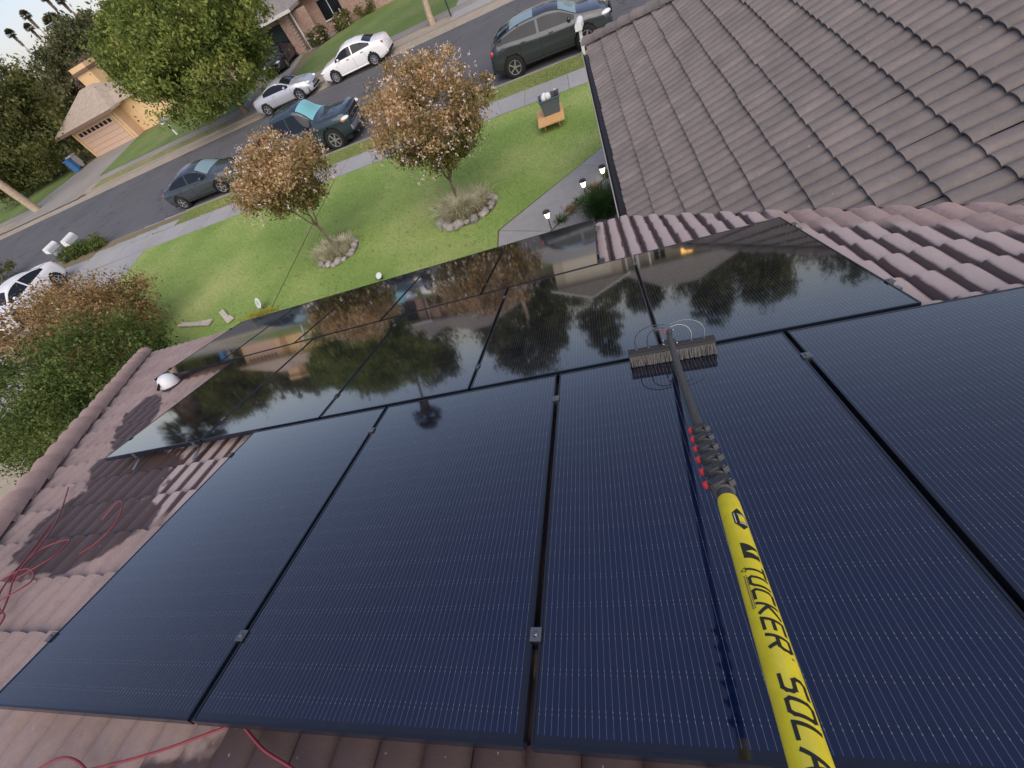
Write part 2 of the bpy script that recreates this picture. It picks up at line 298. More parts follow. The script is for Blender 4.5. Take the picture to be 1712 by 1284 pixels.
# ------------------------------------------------------------------ mesh helpers
class B:
    """collects shapes; build() links them as one mesh object"""
    def __init__(s): s.v = []; s.f = []; s.uv = None
    def add(s, vs, fs):
        o = len(s.v); s.v += [tuple(p) for p in vs]; s.f += [tuple(i+o for i in f) for f in fs]; return s
    def box(s, c, d, rz=0.0, M=None, taper=1.0):
        x, y, z = d[0]/2, d[1]/2, d[2]/2; ca, sa = math.cos(rz), math.sin(rz); vs = []
        for k in (-1, 1):
            q = 1.0 if k < 0 else taper
            for a, b_ in ((-1, -1), (1, -1), (1, 1), (-1, 1)):
                px, py = a*x*q, b_*y*q
                p = Vector((c[0]+px*ca-py*sa, c[1]+px*sa+py*ca, c[2]+k*z)); vs.append(M @ p if M else p)
        return s.add(vs, [(0, 3, 2, 1), (4, 5, 6, 7), (0, 1, 5, 4), (1, 2, 6, 5), (2, 3, 7, 6), (3, 0, 4, 7)])
    def tube(s, pts, rad, n=8, cap=True):
        pts = [Vector(p) for p in pts]; rs = rad if isinstance(rad, (list, tuple)) else [rad]*len(pts)
        up = Vector((0, 0, 1)); vs = []; fs = []; a = None
        for i, p in enumerate(pts):
            d = (pts[min(i+1, len(pts)-1)] - pts[max(i-1, 0)]).normalized()
            if a is None:
                a = d.cross(up if abs(d.z) < 0.9 else Vector((1, 0, 0))).normalized()
            a = (a - d*a.dot(d)).normalized(); b_ = d.cross(a)
            for k in range(n):
                t = 2*math.pi*k/n; vs.append(p + (a*math.cos(t)+b_*math.sin(t))*rs[i])
        for i in range(len(pts)-1):
            for k in range(n):
                q = (k+1) % n; fs.append((i*n+k, i*n+q, (i+1)*n+q, (i+1)*n+k))
        if cap: fs.append(tuple(range(n-1, -1, -1))); e = (len(pts)-1)*n; fs.append(tuple(e+k for k in range(n)))
        return s.add(vs, fs)
    def lathe(s, prof, n=20, M=None):
        vs = []; fs = []
        for r, z in prof:
            for k in range(n):
                t = 2*math.pi*k/n; p = Vector((r*math.cos(t), r*math.sin(t), z)); vs.append(M @ p if M else p)
        for i in range(len(prof)-1):
            for k in range(n):
                q = (k+1) % n; fs.append((i*n+k, i*n+q, (i+1)*n+q, (i+1)*n+k))
        if prof[0][0] > 1e-4: fs.append(tuple(range(n-1, -1, -1)))
        if prof[-1][0] > 1e-4: e = (len(prof)-1)*n; fs.append(tuple(e+k for k in range(n)))
        return s.add(vs, fs)
    def prism(s, poly, z0, z1):
        n = len(poly); vs = [(x, y, z0) for x, y in poly]+[(x, y, z1) for x, y in poly]
        fs = [tuple(range(n-1, -1, -1)), tuple(range(n, 2*n))]+[(i, (i+1) % n, n+(i+1) % n, n+i) for i in range(n)]
        return s.add(vs, fs)
    def sheet(s, poly, z): 
        return s.add([(x, y, z) for x, y in poly], [tuple(range(len(poly)))])
    def ball(s, c, r, n=10, mlat=7, M=None, jit=0.0):
        vs = []; fs = []; r = r if isinstance(r, (tuple, list)) else (r, r, r)
        for i in range(mlat+1):
            ph = math.pi*i/mlat
            for k in range(n):
                t = 2*math.pi*k/n; j = 1+random.uniform(-jit, jit)
                p = Vector((c[0]+r[0]*math.sin(ph)*math.cos(t)*j, c[1]+r[1]*math.sin(ph)*math.sin(t)*j, c[2]-r[2]*math.cos(ph)*j)); vs.append(M @ p if M else p)
        for i in range(mlat):
            for k in range(n):
                q = (k+1) % n; fs.append((i*n+k, i*n+q, (i+1)*n+q, (i+1)*n+k))
        return s.add(vs, fs)
    def build(s, name, mat, parent=None, smooth=None, loc=None):
        me = bpy.data.meshes.new(name); me.from_pydata(s.v, [], s.f); me.update()
        return link(name, me, mat, parent, smooth, loc)
def link(name, me, mat, parent=None, smooth=None, loc=None):
    for k in (mat if isinstance(mat, (list, tuple)) else [mat]): me.materials.append(MAT[k] if isinstance(k, str) else k)
    if smooth is not None:
        me.shade_smooth()
        if smooth < 3: me.set_sharp_from_angle(angle=smooth)
    o = bpy.data.objects.new(name, me); COL.objects.link(o)
    if parent is not None: o.parent = parent
    if loc is not None: o.location = loc
    return o
def thing(name, label, cat, loc=(0, 0, 0), rz=0.0, group=None):
    o = bpy.data.objects.new(name, None); COL.objects.link(o); o.empty_display_size = 0.1
    o.location = loc; o.rotation_euler = (0, 0, rz); o['label'] = label; o['category'] = cat
    if group: o['group'] = group
    return o
def tag(o, label, cat, group=None):
    o['label'] = label; o['category'] = cat
    if group: o['group'] = group
    return o
def struct(o, label=None):
    o['kind'] = 'structure'
    if label: o['label'] = label
    return o
def copy_tree(o, parent=None):
    c = o.copy(); COL.objects.link(c); c.parent = parent
    for ch in o.children: copy_tree(ch, c)
    return c
def fast_mesh(name, V, quads):
    """V (n,3) array, quads (m,4) index array"""
    me = bpy.data.meshes.new(name); me.vertices.add(len(V)); me.vertices.foreach_set('co', np.ascontiguousarray(V, dtype=np.float32).ravel())
    k = quads.shape[1]; mq = len(quads); me.loops.add(mq*k); me.loops.foreach_set('vertex_index', np.ascontiguousarray(quads, dtype=np.int32).ravel())
    me.polygons.add(mq); me.polygons.foreach_set('loop_start', np.arange(0, mq*k, k, dtype=np.int32)); me.update(calc_edges=True)
    return me
def unit(a): return a/np.maximum(np.linalg.norm(a, axis=1, keepdims=True), 1e-9)
def leaves(P, size, aspect=0.5, up=0.5, droop=0.0, jitter=0.6):
    """one bent leaf (2 quads sharing a mid rib) at every point of P"""
    n = len(P); nrm = unit(RNG.normal(size=(n, 3))+np.array([0, 0, up])); a = unit(np.cross(nrm, RNG.normal(size=(n, 3)))); a[:, 2] -= droop; a = unit(a)
    b = unit(np.cross(nrm, a)); L = size*(1+jitter*RNG.uniform(-1, 1, (n, 1))); W = L*aspect
    nr = np.cross(a, b)
    V = np.stack([P-a*L/2, P+b*W/2+nr*W*0.18, P+a*L/2, P-b*W/2+nr*W*0.18], axis=1).reshape(-1, 3)
    Q = np.arange(4*n).reshape(n, 4)
    return V, Q
def blades(P, h, wd, lean=0.5):
    n = len(P); d = RNG.normal(size=(n, 3)); d[:, 2] = 0; d = unit(d); side = np.stack([-d[:, 1], d[:, 0], 0*d[:, 0]], 1)
    H = h*(1+0.4*RNG.uniform(-1, 1, (n, 1))); top = P+np.array([0, 0, 1])*H+d*H*lean*RNG.uniform(0.2, 1, (n, 1))
    V = np.stack([P-side*wd/2, P+side*wd/2, top], 1).reshape(-1, 3)
    return V, np.arange(3*n).reshape(n, 3)
# ------------------------------------------------------------------ roof frames
SL = R_(21.504); CS, SS = math.cos(SL), math.sin(SL)
DP = 1.25                                   # camera to the plane of the panel glass
NRM = Vector((0, SS, CS)); DSL = Vector((0, CS, -SS))
def roof(x, t, off=0.0):
    """x along the ridge, t down the slope, off above the glass plane"""
    return Vector((x, 0, CAMZ)) + DSL*t - NRM*(DP-off)
def roof_mat(x, t, off=0.0):
    """frame on the front slope: local X along the eaves, Y up the slope, Z out of the roof"""
    M = Matrix.Identity(4); o = roof(x, t, off)
    for i in range(3): M[i][0] = (1, 0, 0)[i]; M[i][1] = -DSL[i]; M[i][2] = NRM[i]; M[i][3] = o[i]
    return M
# ================================================================== THE SETTING
def near_kerb(x): return 18.25-0.033*x
def far_edge(x): return 29.12-0.0117*x
struct(B().add([(-1500, -900, -0.30), (1500, -900, -0.30), (1500, 2500, -0.30), (-1500, 2500, -0.30)], [(0, 1, 2, 3)]).build('ground', 'dry_ground'))
XL, XR = -140, 90
def strip(name, f0, f1, z, mat, x0=XL, x1=XR):
    return struct(B().add([(x0, f0(x0), z), (x1, f0(x1), z), (x1, f1(x1), z), (x0, f1(x0), z)], [(0, 1, 2, 3)]).build(name, mat))
strip('road', lambda x: near_kerb(x)-0.4, lambda x: far_edge(x)+1.6, -0.06, 'asphalt')
strip('gutter_strip', lambda x: far_edge(x)+0.1, lambda x: far_edge(x)+1.6, -0.052, 'dust')
strip('near_yard', lambda x: -60, lambda x: near_kerb(x)-0.12, -0.012, 'dry_ground')
strip('far_yard', lambda x: far_edge(x)+1.55, lambda x: 420, -0.012, 'dry_ground')
strip('far_verge', lambda x: far_edge(x)+1.75, lambda x: 32.05-0.03*x, 0.004, 'dust')
strip('far_verge_grass', lambda x: far_edge(x)+2.1, lambda x: 31.95-0.03*x, 0.008, 'verge', -39.4, -24)
strip('verge_lawn', lambda x: 16.90-0.031*x, lambda x: near_kerb(x)-0.13, 0.004, 'verge', -19.9, 60)
def kerb(name, f, x0, x1, mat):
    b = B()
    n = max(2, int((x1-x0)/3))
    for i in range(n):
        a = x0+(x1-x0)*i/n; c = x0+(x1-x0)*(i+1)/n-0.012
        b.add([(a, f(a)-0.14, -0.3), (c, f(c)-0.14, -0.3), (c, f(c), -0.3), (a, f(a), -0.3), (a, f(a)-0.14, 0.03), (c, f(c)-0.14, 0.03), (c, f(c)-0.02, 0.03), (a, f(a)-0.02, 0.03)],
              [(0, 3, 2, 1), (4, 5, 6, 7), (0, 1, 5, 4), (1, 2, 6, 5), (2, 3, 7, 6), (3, 0, 4, 7)])
    return struct(b.build(name, mat))
kerb('kerb', lambda x: near_kerb(x), -20.0, 60, 'old_concrete')
kerb('kerb', lambda x: far_edge(x)+1.70, -39.5, 60, 'old_concrete')
def slabs(name, piece, f0, f1, x0, x1, step, z, mat):
    root = struct(B().add([(x0, f0(x0)+0.02, z-0.035), (x1, f0(x1)+0.02, z-0.035), (x1, f1(x1)-0.02, z-0.035), (x0, f1(x0)-0.02, z-0.035)], [(0, 1, 2, 3)]).build(name, 'soil'))
    n = int((x1-x0)/step)
    for i in range(n):
        a = x0+(x1-x0)*i/n+0.006; c = x0+(x1-x0)*(i+1)/n-0.006; dz = random.uniform(-0.003, 0.003)
        B().prism([(a, f0(a)), (c, f0(c)), (c, f1(c)), (a, f1(a))], z-0.06, z+dz).build(piece, mat, root)
    return root
slabs('sidewalk', 'concrete_slab', lambda x: 15.64-0.0252*x, lambda x: 16.88-0.031*x, -45, 12, 1.52, 0.022, 'concrete')
slabs('far_sidewalk', 'concrete_slab', lambda x: 32.1-0.03*x, lambda x: 33.4-0.033*x, -70, 12, 1.9, 0.022, 'old_concrete')
# neighbour's driveway and apron, in poured bays
drv = struct(B().prism([(-29.5, 2), (-21.25, 2), (-21.2, 13.2), (-20.98, 16.1), (-29.5, 16.3)], -0.2, -0.004).build('driveway', 'soil'))
for (a, c, y0, y1) in [(-25.3, -21.22, 3, 7.4), (-25.3, -21.22, 7.42, 11.8), (-25.3, -21.2, 11.82, 16.12), (-29.4, -25.32, 3, 7.4), (-29.4, -25.32, 7.42, 11.8), (-29.4, -25.32, 11.82, 16.2)]:
    B().prism([(a, y0), (c+(0.22 if y1 > 16 and c > -22 else 0), y0 if y0 < 11 else y0), (c+(0.22 if y1 > 16 and c > -22 else 0), y1), (a, y1)], -0.05, 0.016).build('concrete_slab', 'concrete', drv)
apr = struct(B().prism([(-26.6, 17.6), (-19.95, 17.5), (-20.2, 18.9), (-26.9, 19.1)], -0.2, -0.03).build('driveway_apron', 'concrete'))
for i in range(4):
    a = -26.4+i*1.6; B().add([(a, 17.72, 0.012), (a+1.585, 17.62, 0.012), (a+1.45, 19.0, -0.045), (a-0.14, 19.12, -0.045), (a, 17.72, -0.1), (a+1.585, 17.62, -0.1), (a+1.45, 19.0, -0.1), (a-0.14, 19.12, -0.1)],
        [(0, 1, 2, 3), (4, 7, 6, 5), (0, 4, 5, 1), (1, 5, 6, 2), (2, 6, 7, 3), (3, 7, 4, 0)]).build('concrete_slab', 'concrete', apr)
# lawns: two sheets either side of the narrow edging groove
struct(B().sheet([(-21.15, 5.0), (-9.84, 5.0), (-9.80, 15.87), (-20.98, 16.14), (-21.2, 13.2)], 0.004).build('lawn', 'lawn'))
struct(B().sheet([(-9.79, 5.0), (-2.60, 5.0), (-2.60, 9.10), (2.6, 13.22), (2.6, 15.56), (-9.75, 15.86)], 0.004).build('lawn', 'lawn'))
# front path: slabs poured at an angle
pth = struct(B().sheet([(-2.5, 4.5), (-1.3, 4.5), (-1.27, 8.4), (0.53, 10.2), (3.5, 12.6), (3.5, 13.9), (0.45, 11.45), (-2.5, 9.05)], -0.006).build('path', 'soil'))
B().prism([(-2.55, 4.4), (-1.27, 4.4), (-1.27, 8.42), (-2.55, 9.03)], -0.05, 0.020).build('concrete_slab', 'concrete', pth)
B().prism([(-2.55, 9.05), (-1.265, 8.44), (0.53, 10.24), (-0.35, 10.83)], -0.05, 0.022).build('concrete_slab', 'concrete', pth)
B().prism([(-0.34, 10.845), (0.54, 10.255), (3.6, 12.7), (3.6, 13.98)], -0.05, 0.020).build('concrete_slab', 'concrete', pth)
struct(B().sheet([(-1.25, 4.5), (2.2, 4.5), (2.2, 11.5), (0.55, 10.22), (-1.25, 8.40)], -0.002).build('gravel_bed', 'gravel'))
# gravel pebbles
def pebbles():
    pts = []
    while len(pts) < 2600:
        x, y = random.uniform(-1.2, 1.4), random.uniform(6.5, 10.7)
        if y < 8.36+(x+1.25)*1.0 and y > 6.6: pts.append((x, y))
    V = []; F = []
    base = [(1, 0, 0), (0, 1, 0), (-1, 0, 0), (0, -1, 0), (0, 0, 0.7)]
    for x, y in pts:
        r = random.uniform(0.010, 0.032); a = random.uniform(0, 6.28); o = len(V)
        for bx, by, bz in base: V.append((x+r*(bx*math.cos(a)-by*math.sin(a)), y+r*(bx*math.sin(a)+by*math.cos(a)), bz*r))
        F += [(o, o+1, o+4), (o+1, o+2, o+4), (o+2, o+3, o+4), (o+3, o, o+4)]
    o = B().add(V, F).build('pebbles', 'gravel'); o['kind'] = 'stuff'; o['label'] = 'grey pebbles strewn over the bed beside the path'
pebbles()
# far ground: lawns and drives
struct(B().sheet([(-41.0, 35.0), (-24.3, 34.4), (-22.8, 37.2), (-23.6, 43.2), (-42.7, 43.4), (-41.6, 37.1)], 0.004).build('far_lawn', 'far_lawn'))
struct(B().sheet([(-20.3, 34.15), (12, 33.1), (12, 46), (-15.5, 47), (-19.6, 42.4)], 0.004).build('far_lawn', 'far_lawn'))
struct(B().sheet([(-75, 36.2), (-51.5, 35.3), (-50.6, 38.5), (-51.5, 45), (-75, 47)], 0.004).build('far_lawn', 'far_lawn'))
struct(B().sheet([(-49.4, 43.5), (-42.75, 43.4), (-41.6, 37.1), (-41.05, 34.8), (-40.2, 30.9), (-50.9, 31.2), (-51.4, 35.3), (-50.5, 38.5)], 0.010).build('far_driveway', 'old_concrete'))
struct(B().sheet([(-26.5, 43), (-21.6, 43), (-20.4, 34.2), (-20.3, 30.9), (-24.6, 30.9), (-24.2, 34.3)], 0.010).build('far_driveway', 'old_concrete'))
struct(B().sheet([(-21.4, 42.0), (-20.0, 42.2), (-16.6, 47.3), (-17.6, 49.5), (-18.6, 48.0), (-21.0, 43.3)], 0.014).build('far_path', 'old_concrete'))
struct(B().sheet([(-6.0, 45.6), (0.3, 45.6), (0.6, 30.8), (-6.4, 30.8)], 0.010).build('far_driveway', 'concrete'))
# ================================================================== OUR HOUSE
house = thing('tiled_house', 'low house under brown concrete roof tiles, carrying the solar panels', 'house', (0, 0, 0))
EZ = roof(0, 5.62, -0.175).z; EY = roof(0, 5.62, -0.175).y; HX = -8.55; VX = 0.30; WFY = 10.90; WRX = 4.75
RY = roof(0, -1.3, -0.175).y; RZ = roof(0, -1.3, -0.175).z; RLX = HX+0.9*(EY-RY); TS = math.tan(SL)
WZ = EZ+(WRX-VX)*TS
B().box(((HX+10.5)/2+0.25, (EY-8.2)/2, EZ/2-0.03), (10.5-HX-1.0, EY+8.2-1.0, EZ-0.06)).build('wall', 'stucco', house)
B().box(((VX+9.2)/2, (EY+WFY)/2-0.25, EZ/2-0.035), (9.2-VX-1.0, WFY-EY-0.5, EZ-0.07)).build('wall', 'stucco', house)
dn = 0.02
front = B().add([(HX, EY, EZ-dn), (VX, EY, EZ-dn), (WRX, EY-(WRX-VX), WZ-dn), (RLX, RY, RZ-dn), (WRX+0.5, RY, RZ-dn), (11, RY, RZ-dn), (11, EY, EZ-dn), (9.2, EY, EZ-dn)],
                [(0, 1, 2, 3), (3, 2, 4), (2, 7, 6, 5, 4)]).build('roof_slope', 'dark', house)
wing = B().add([(VX, EY, EZ-dn), (VX, WFY, EZ-dn), (WRX, WFY-(WRX-VX), WZ-dn), (WRX, EY-(WRX-VX), WZ-dn)], [(0, 3, 2, 1)]).build('roof_slope', 'dark', house)
side = B().add([(HX, EY, EZ-dn), (RLX, RY, RZ-dn), (HX-1.36, 2*RY-EY, EZ-dn)], [(0, 1, 2)]).build('roof_slope', 'far_tile', house)
B().add([(HX-1.36, 2*RY-EY, EZ), (RLX, RY, RZ), (11, RY, RZ), (11, 2*RY-EY, EZ)], [(0, 1, 2, 3)]).build('roof_slope', 'far_tile', house)
B().add([(9.2, EY, EZ), (9.2, WFY, EZ), (WRX, WFY-(WRX-VX), WZ), (WRX, EY-(WRX-VX), WZ)], [(0, 1, 2, 3)]).build('roof_slope', 'far_tile', house)
B().add([(VX, WFY, EZ), (9.2, WFY, EZ), (WRX, WFY-(WRX-VX), WZ)], [(0, 1, 2)]).build('roof_slope', 'far_tile', house)
# ---- the two-barrel tile
TW, TE, TLN, PB = 0.31, 0.31, 0.405, 0.155
def tile_arrays(AMP, EX):
    xs = []; zs = []
    for k in range(2):
        for j in range(7 if k else 6):
            u = j/6.0; xs.append(-TW/2+(k+u)*PB); q = abs(2*u-1); zs.append(AMP*math.sqrt(max(0.0, 1-0.99*q**EX)))
    xs = np.array(xs)*0.994; zs = np.array(zs); n = len(xs)
    V = np.concatenate([np.stack([xs, 0*xs, zs+0.024], 1), np.stack([xs, 0*xs+TLN, zs*0.9-0.010], 1), np.stack([xs, 0*xs+0.004, zs+0.003], 1)])
    F = [(i, i+1, n+i+1, n+i) for i in range(n-1)]+[(2*n+i, 2*n+i+1, i+1, i) for i in range(n-1)]
    cr = np.concatenate([zs/AMP]*3)
    return V, F, cr
TARR = {'tile': tile_arrays(0.040, 2.7), 'tile_wing': tile_arrays(0.037, 1.9)}; TF, TC = TARR['tile'][1:]
def tile_mesh(name, V, F, C):
    me = bpy.data.meshes.new(name); me.from_pydata([tuple(p) for p in V], [], F); me.update()
    a = me.attributes.new('crest', 'FLOAT', 'POINT'); a.data.foreach_set('value', np.asarray(C, dtype=np.float32)); me.shade_smooth(); me.set_sharp_from_angle(angle=R_(50)); return me
TILE_MESH = {k: tile_mesh('roof_tile', *TARR[k]) for k in ('tile', 'tile_wing')}
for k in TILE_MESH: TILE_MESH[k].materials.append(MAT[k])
PANELS = [(0.318, [-2.73+1.163*k for k in range(5)]), (2.030, [-4.46+1.160*k for k in range(5)]), (3.732, [-5.91+1.160*k for k in range(5)])]
PW, PL = 1.143, 1.683
def in_panel(x, t): return any(t0+0.25 < t < t0+PL-0.05 and xs[0]+0.1 < x < xs[-1]+PW-0.1 for t0, xs in PANELS)
cands = []
def gen(frame, mat, parent, cols, rows, planes, hide):
    for r in range(rows):
        for c in range(*cols):
            M = frame(c, r)
            j = Matrix.Rotation(random.gauss(0, 0.006), 4, 'Z') @ Matrix.Rotation(random.gauss(0, 0.004), 4, 'X'); j.translation = (random.gauss(0, 0.0015), random.gauss(0, 0.004), random.gauss(0, 0.0015))
            M = M @ j; A = np.array(M)[:3]; W = TARR[mat][0] @ A[:, :3].T + A[:, 3]
            cut = []; out = False
            for (p, nn) in planes:
                d = (W-np.array(p)) @ np.array(nn)
                if d.max() < 0: out = True; break
                if d.min() < 0: cut.append((p, nn))
            if out: continue
            ctr = W.mean(0)-np.array([0, 0, CAMZ]); z = float(ctr @ np.array(CF)); score = 0.0
            if z > 0.05:
                u, v = float(ctr @ np.array(CR))/z*685, float(ctr @ np.array(CD))/z*685
                nz = np.array(M.col[2][:3]); d = np.linalg.norm(ctr)
                if abs(u) < 890 and abs(v) < 675 and not hide(c, r): score = abs(float(nz @ ctr))/d/(z*z)
            cands.append((score, M, W, cut, mat, parent))
def f_front(c, r): return roof_mat((c+0.5)*TW, 5.62-r*TE, -0.175)
def f_wing(c, r):
    M = Matrix.Identity(4); u = r*TE
    ax = ((0, -1, 0), (CS, 0, SS), (-SS, 0, CS)); o = (VX+u*CS, WFY-(c+0.5)*TW, EZ+u*SS)
    for i in range(3):
        for k in range(3): M[i][k] = ax[k][i]
        M[i][3] = o[i]
    return M
q2 = math.sqrt(0.5)
gen(f_front, 'tile', front, (-29, 18), 23, [((HX, EY, 0), (1/1.3454, 0.9/1.3454, 0)), ((VX-0.02, EY, 0), (-q2, -q2, 0)), ((0, RY, 0), (0, 1, 0))], lambda c, r: in_panel((c+0.5)*TW, 5.62-r*TE-0.15))
gen(f_wing, 'tile_wing', wing, (0, 36), 15, [((VX, WFY, 0), (-q2, -q2, 0)), ((VX-0.03, EY, 0), (q2, q2, 0)), ((WRX, 0, 0), (-1, 0, 0))], lambda c, r: False)
def clip(W, cut):
    bm = bmesh.new(); lay = bm.verts.layers.float.new('crest')
    vs = [bm.verts.new(p) for p in W]
    for v, c in zip(vs, TC): v[lay] = float(c)
    for f in TF: bm.faces.new([vs[i] for i in f])
    for p, nn in cut: bmesh.ops.bisect_plane(bm, geom=bm.verts[:]+bm.edges[:]+bm.faces[:], plane_co=p, plane_no=nn, clear_inner=True)
    bm.verts.index_update(); V = [tuple(v.co) for v in bm.verts]; F = [tuple(v.index for v in f.verts) for f in bm.faces]; C = [v[lay] for v in bm.verts]; bm.free()
    return V, F, C
cands.sort(key=lambda c: -c[0])
rest = {}
for i, (score, M, W, cut, mat, parent) in enumerate(cands):
    if i < 300 and score > 0:
        if cut:
            V, F, C = clip(W, cut)
            if len(F) == 0: continue
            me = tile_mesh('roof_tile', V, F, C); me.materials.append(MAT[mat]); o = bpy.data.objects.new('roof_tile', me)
        else:
            o = bpy.data.objects.new('roof_tile', TILE_MESH[mat]); o.matrix_world = M
        COL.objects.link(o); o.parent = parent
    else:
        V, F, C = clip(W, cut) if cut else (W, TF, TC)
        R = rest.setdefault(mat, ([], [], [], parent)); k = len(R[0]); R[0].extend(tuple(p) for p in V); R[1].extend(tuple(a+k for a in f) for f in F); R[2].extend(C)
for mat, (V, F, C, parent) in rest.items():
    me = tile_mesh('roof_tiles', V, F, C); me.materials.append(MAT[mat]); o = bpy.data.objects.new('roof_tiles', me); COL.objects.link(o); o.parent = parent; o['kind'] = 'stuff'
# ---- hip caps, overlapping half barrels
def caps(p0, p1, parent, mat, lift=0.055):
    p0, p1 = Vector(p0), Vector(p1); d = (p1-p0); L = d.length; d.normalize(); s = d.cross(Vector((0, 0, 1))).normalized(); up = s.cross(d)
    n = int(L/0.335); me = None
    V = []; F = []; K = 9
    for (y, rr, zz) in ((0, 0.135, 0.020), (0.42, 0.108, -0.012), (0.0, 0.118, 0.004)):
        for k in range(K):
            a = math.pi*(-0.06+1.12*k/(K-1)); V.append((rr*math.cos(a), y, rr*0.80*math.sin(a)+zz))
    F = [(k, k+1, K+k+1, K+k) for k in range(K-1)]+[(2*K+k, 2*K+k+1, k+1, k) for k in range(K-1)]
    me = bpy.data.meshes.new('ridge_cap'); me.from_pydata(V, [], F); me.update(); a = me.attributes.new('crest', 'FLOAT', 'POINT'); a.data.foreach_set('value', np.ones(len(V), dtype=np.float32))
    me.materials.append(MAT[mat]); me.shade_smooth(); me.set_sharp_from_angle(angle=R_(50))
    for i in range(n):
        M = Matrix.Identity(4); o = p0+d*(i*0.335)+up*(lift+random.gauss(0, 0.003))
        for q in range(3): M[q][0] = s[q]; M[q][1] = d[q]; M[q][2] = up[q]; M[q][3] = o[q]
        c = bpy.data.objects.new('ridge_cap', me); c.matrix_world = M @ Matrix.Rotation(random.gauss(0, 0.02), 4, 'Z'); COL.objects.link(c); c.parent = parent
caps((HX, EY, EZ), (RLX, RY, RZ), front, 'cap_tile')
caps((VX, WFY, EZ), (WRX, WFY-(WRX-VX), WZ), wing, 'tile_wing')
caps((RLX, RY, RZ), (11, RY, RZ), front, 'cap_tile')
# ---- fascia and gutters
B().box(((HX+VX)/2, EY-0.035, EZ-0.13), (VX-HX, 0.03, 0.19)).build('fascia', 'fascia', house)
B().box((VX+0.035, (EY+WFY)/2, EZ-0.13), (0.03, WFY-EY, 0.19)).build('fascia', 'fascia', house)
B().box((HX-0.64, RY, EZ-0.13), (0.03, 2*(EY-RY), 0.19), rz=R_(-6)).build('fascia', 'fascia', house)
def gutter(a, b_, out):
    a, b_, out = Vector(a), Vector(b_), Vector(out); prof = [(0.0, 0.0), (0.0, -0.09), (0.09, -0.10), (0.115, -0.02), (0.123, -0.02), (0.098, -0.108), (-0.008, -0.098), (-0.008, 0.0)]
    n = len(prof); V = [p+out*u+Vector((0, 0, v)) for p in (a, b_) for u, v in prof]; g = B()
    g.add(V, [(i, (i+1) % n, n+(i+1) % n, n+i) for i in range(n)]+[tuple(range(n)), tuple(range(2*n-1, n-1, -1))]); return g
gutter((VX+0.005, EY+0.12, EZ-0.045), (VX+0.005, WFY, EZ-0.045), (-1, 0, 0)).build('gutter', 'gutter', house)
gutter((HX, EY+0.0, EZ-0.045), (VX-0.1, EY+0.0, EZ-0.045), (0, 1, 0)).build('gutter', 'gutter', house)
B().tube([(VX-0.122, EY+0.12, EZ-0.058), (VX-0.122, WFY, EZ-0.058)], 0.008, 6).build('drip_edge', 'pale_grey', house)
B().box((0.36, EY-0.30, EZ+0.075), (0.02, 0.02, 0.02)).build('valley_flashing', 'alu', house)
# ================================================================== SOLAR PANELS
def panel_proto():
    root = thing('solar_panel', 'solar panel', 'solar panel')
    fr = B(); T = 0.035; e = 0.007
    fr.box((PW/2, e/2, -T/2), (PW, e, T)); fr.box((PW/2, PL-e/2, -T/2), (PW, e, T)); fr.box((e/2, PL/2, -T/2), (e, PL-2*e, T)); fr.box((PW-e/2, PL/2, -T/2), (e, PL-2*e, T))
    fr.build('frame', 'black_frame', root)
    me = bpy.data.meshes.new('glass'); z = -0.0025
    me.from_pydata([(e, e, z), (PW-e, e, z), (PW-e, PL-e, z), (e, PL-e, z)], [], [(0, 1, 2, 3)]); uv = me.uv_layers.new(name='UVMap')
    for l, c in zip(uv.data, [(0, 0), (PW-2*e, 0), (PW-2*e, PL-2*e), (0, PL-2*e)]): l.uv = c
    link('glass', me, 'pv_glass', root)
    B().box((PW/2, PL/2, -0.008), (PW-2*e-0.002, PL-2*e-0.002, 0.006)).build('backsheet', 'dark', root)
    return root
clampB = B().box((0, 0, 0.0025), (0.031, 0.040, 0.005)).box((0, 0, -0.022), (0.016, 0.042, 0.045)); clampB.lathe([(0.007, 0.004), (0.007, 0.010), (0.004, 0.012)], 8)
clamp_me = None
ROWN = ['nearest row', 'middle row', 'row along the eaves']
COLN = ['leftmost', 'second from left', 'third from left', 'fourth from left', 'rightmost']
proto = panel_proto(); first = True
for r, (t0, xs) in enumerate(PANELS):
    for c, x in enumerate(xs):
        o = proto if first else copy_tree(proto); first = False
        # local Y runs up the slope, so the origin is the down-slope corner
        o.matrix_world = roof_mat(x, t0+PL, 0.0)
        o['label'] = 'black glass solar panel, %s in the %s on the roof' % (COLN[c], ROWN[r]); o['group'] = 'solar panels on the front roof'
        for yy in (0.24, PL-0.26):
            if clamp_me is None:
                k = clampB.build('mid_clamp', 'clamp_metal', o); clamp_me = k.data
            else:
                k = bpy.data.objects.new('mid_clamp', clamp_me); COL.objects.link(k); k.parent = o
            k.location = (PW+0.009 if c < 4 else PW+0.008, yy, 0.0015)
        if c == 0:
            for yy in (0.24, PL-0.26):
                k = bpy.data.objects.new('end_clamp', clamp_me); COL.objects.link(k); k.parent = o; k.location = (-0.008, yy, 0.0015)
for r, (t0, xs) in enumerate(PANELS):
    for q, tt in enumerate((t0+0.26, t0+PL-0.24)):
        rt = thing('mounting_rail', 'aluminium rail under the %s end of the %s of panels' % (('upper', 'lower')[q], ROWN[r]), 'rail', group='rails under the solar panels')
        rt.matrix_world = roof_mat(xs[0]-0.06, tt, -0.06)
        Lr = xs[-1]+PW-xs[0]+0.12
        B().box((Lr/2, 0, -0.002), (Lr, 0.04, 0.042)).build('rail', 'alu', rt)
        for k in range(5):
            B().box((0.35+k*(Lr-0.7)/4, 0.028, -0.048), (0.045, 0.008, 0.088)).box((0.35+k*(Lr-0.7)/4, 0.06, -0.086), (0.045, 0.08, 0.008)).build('foot', 'alu', rt)
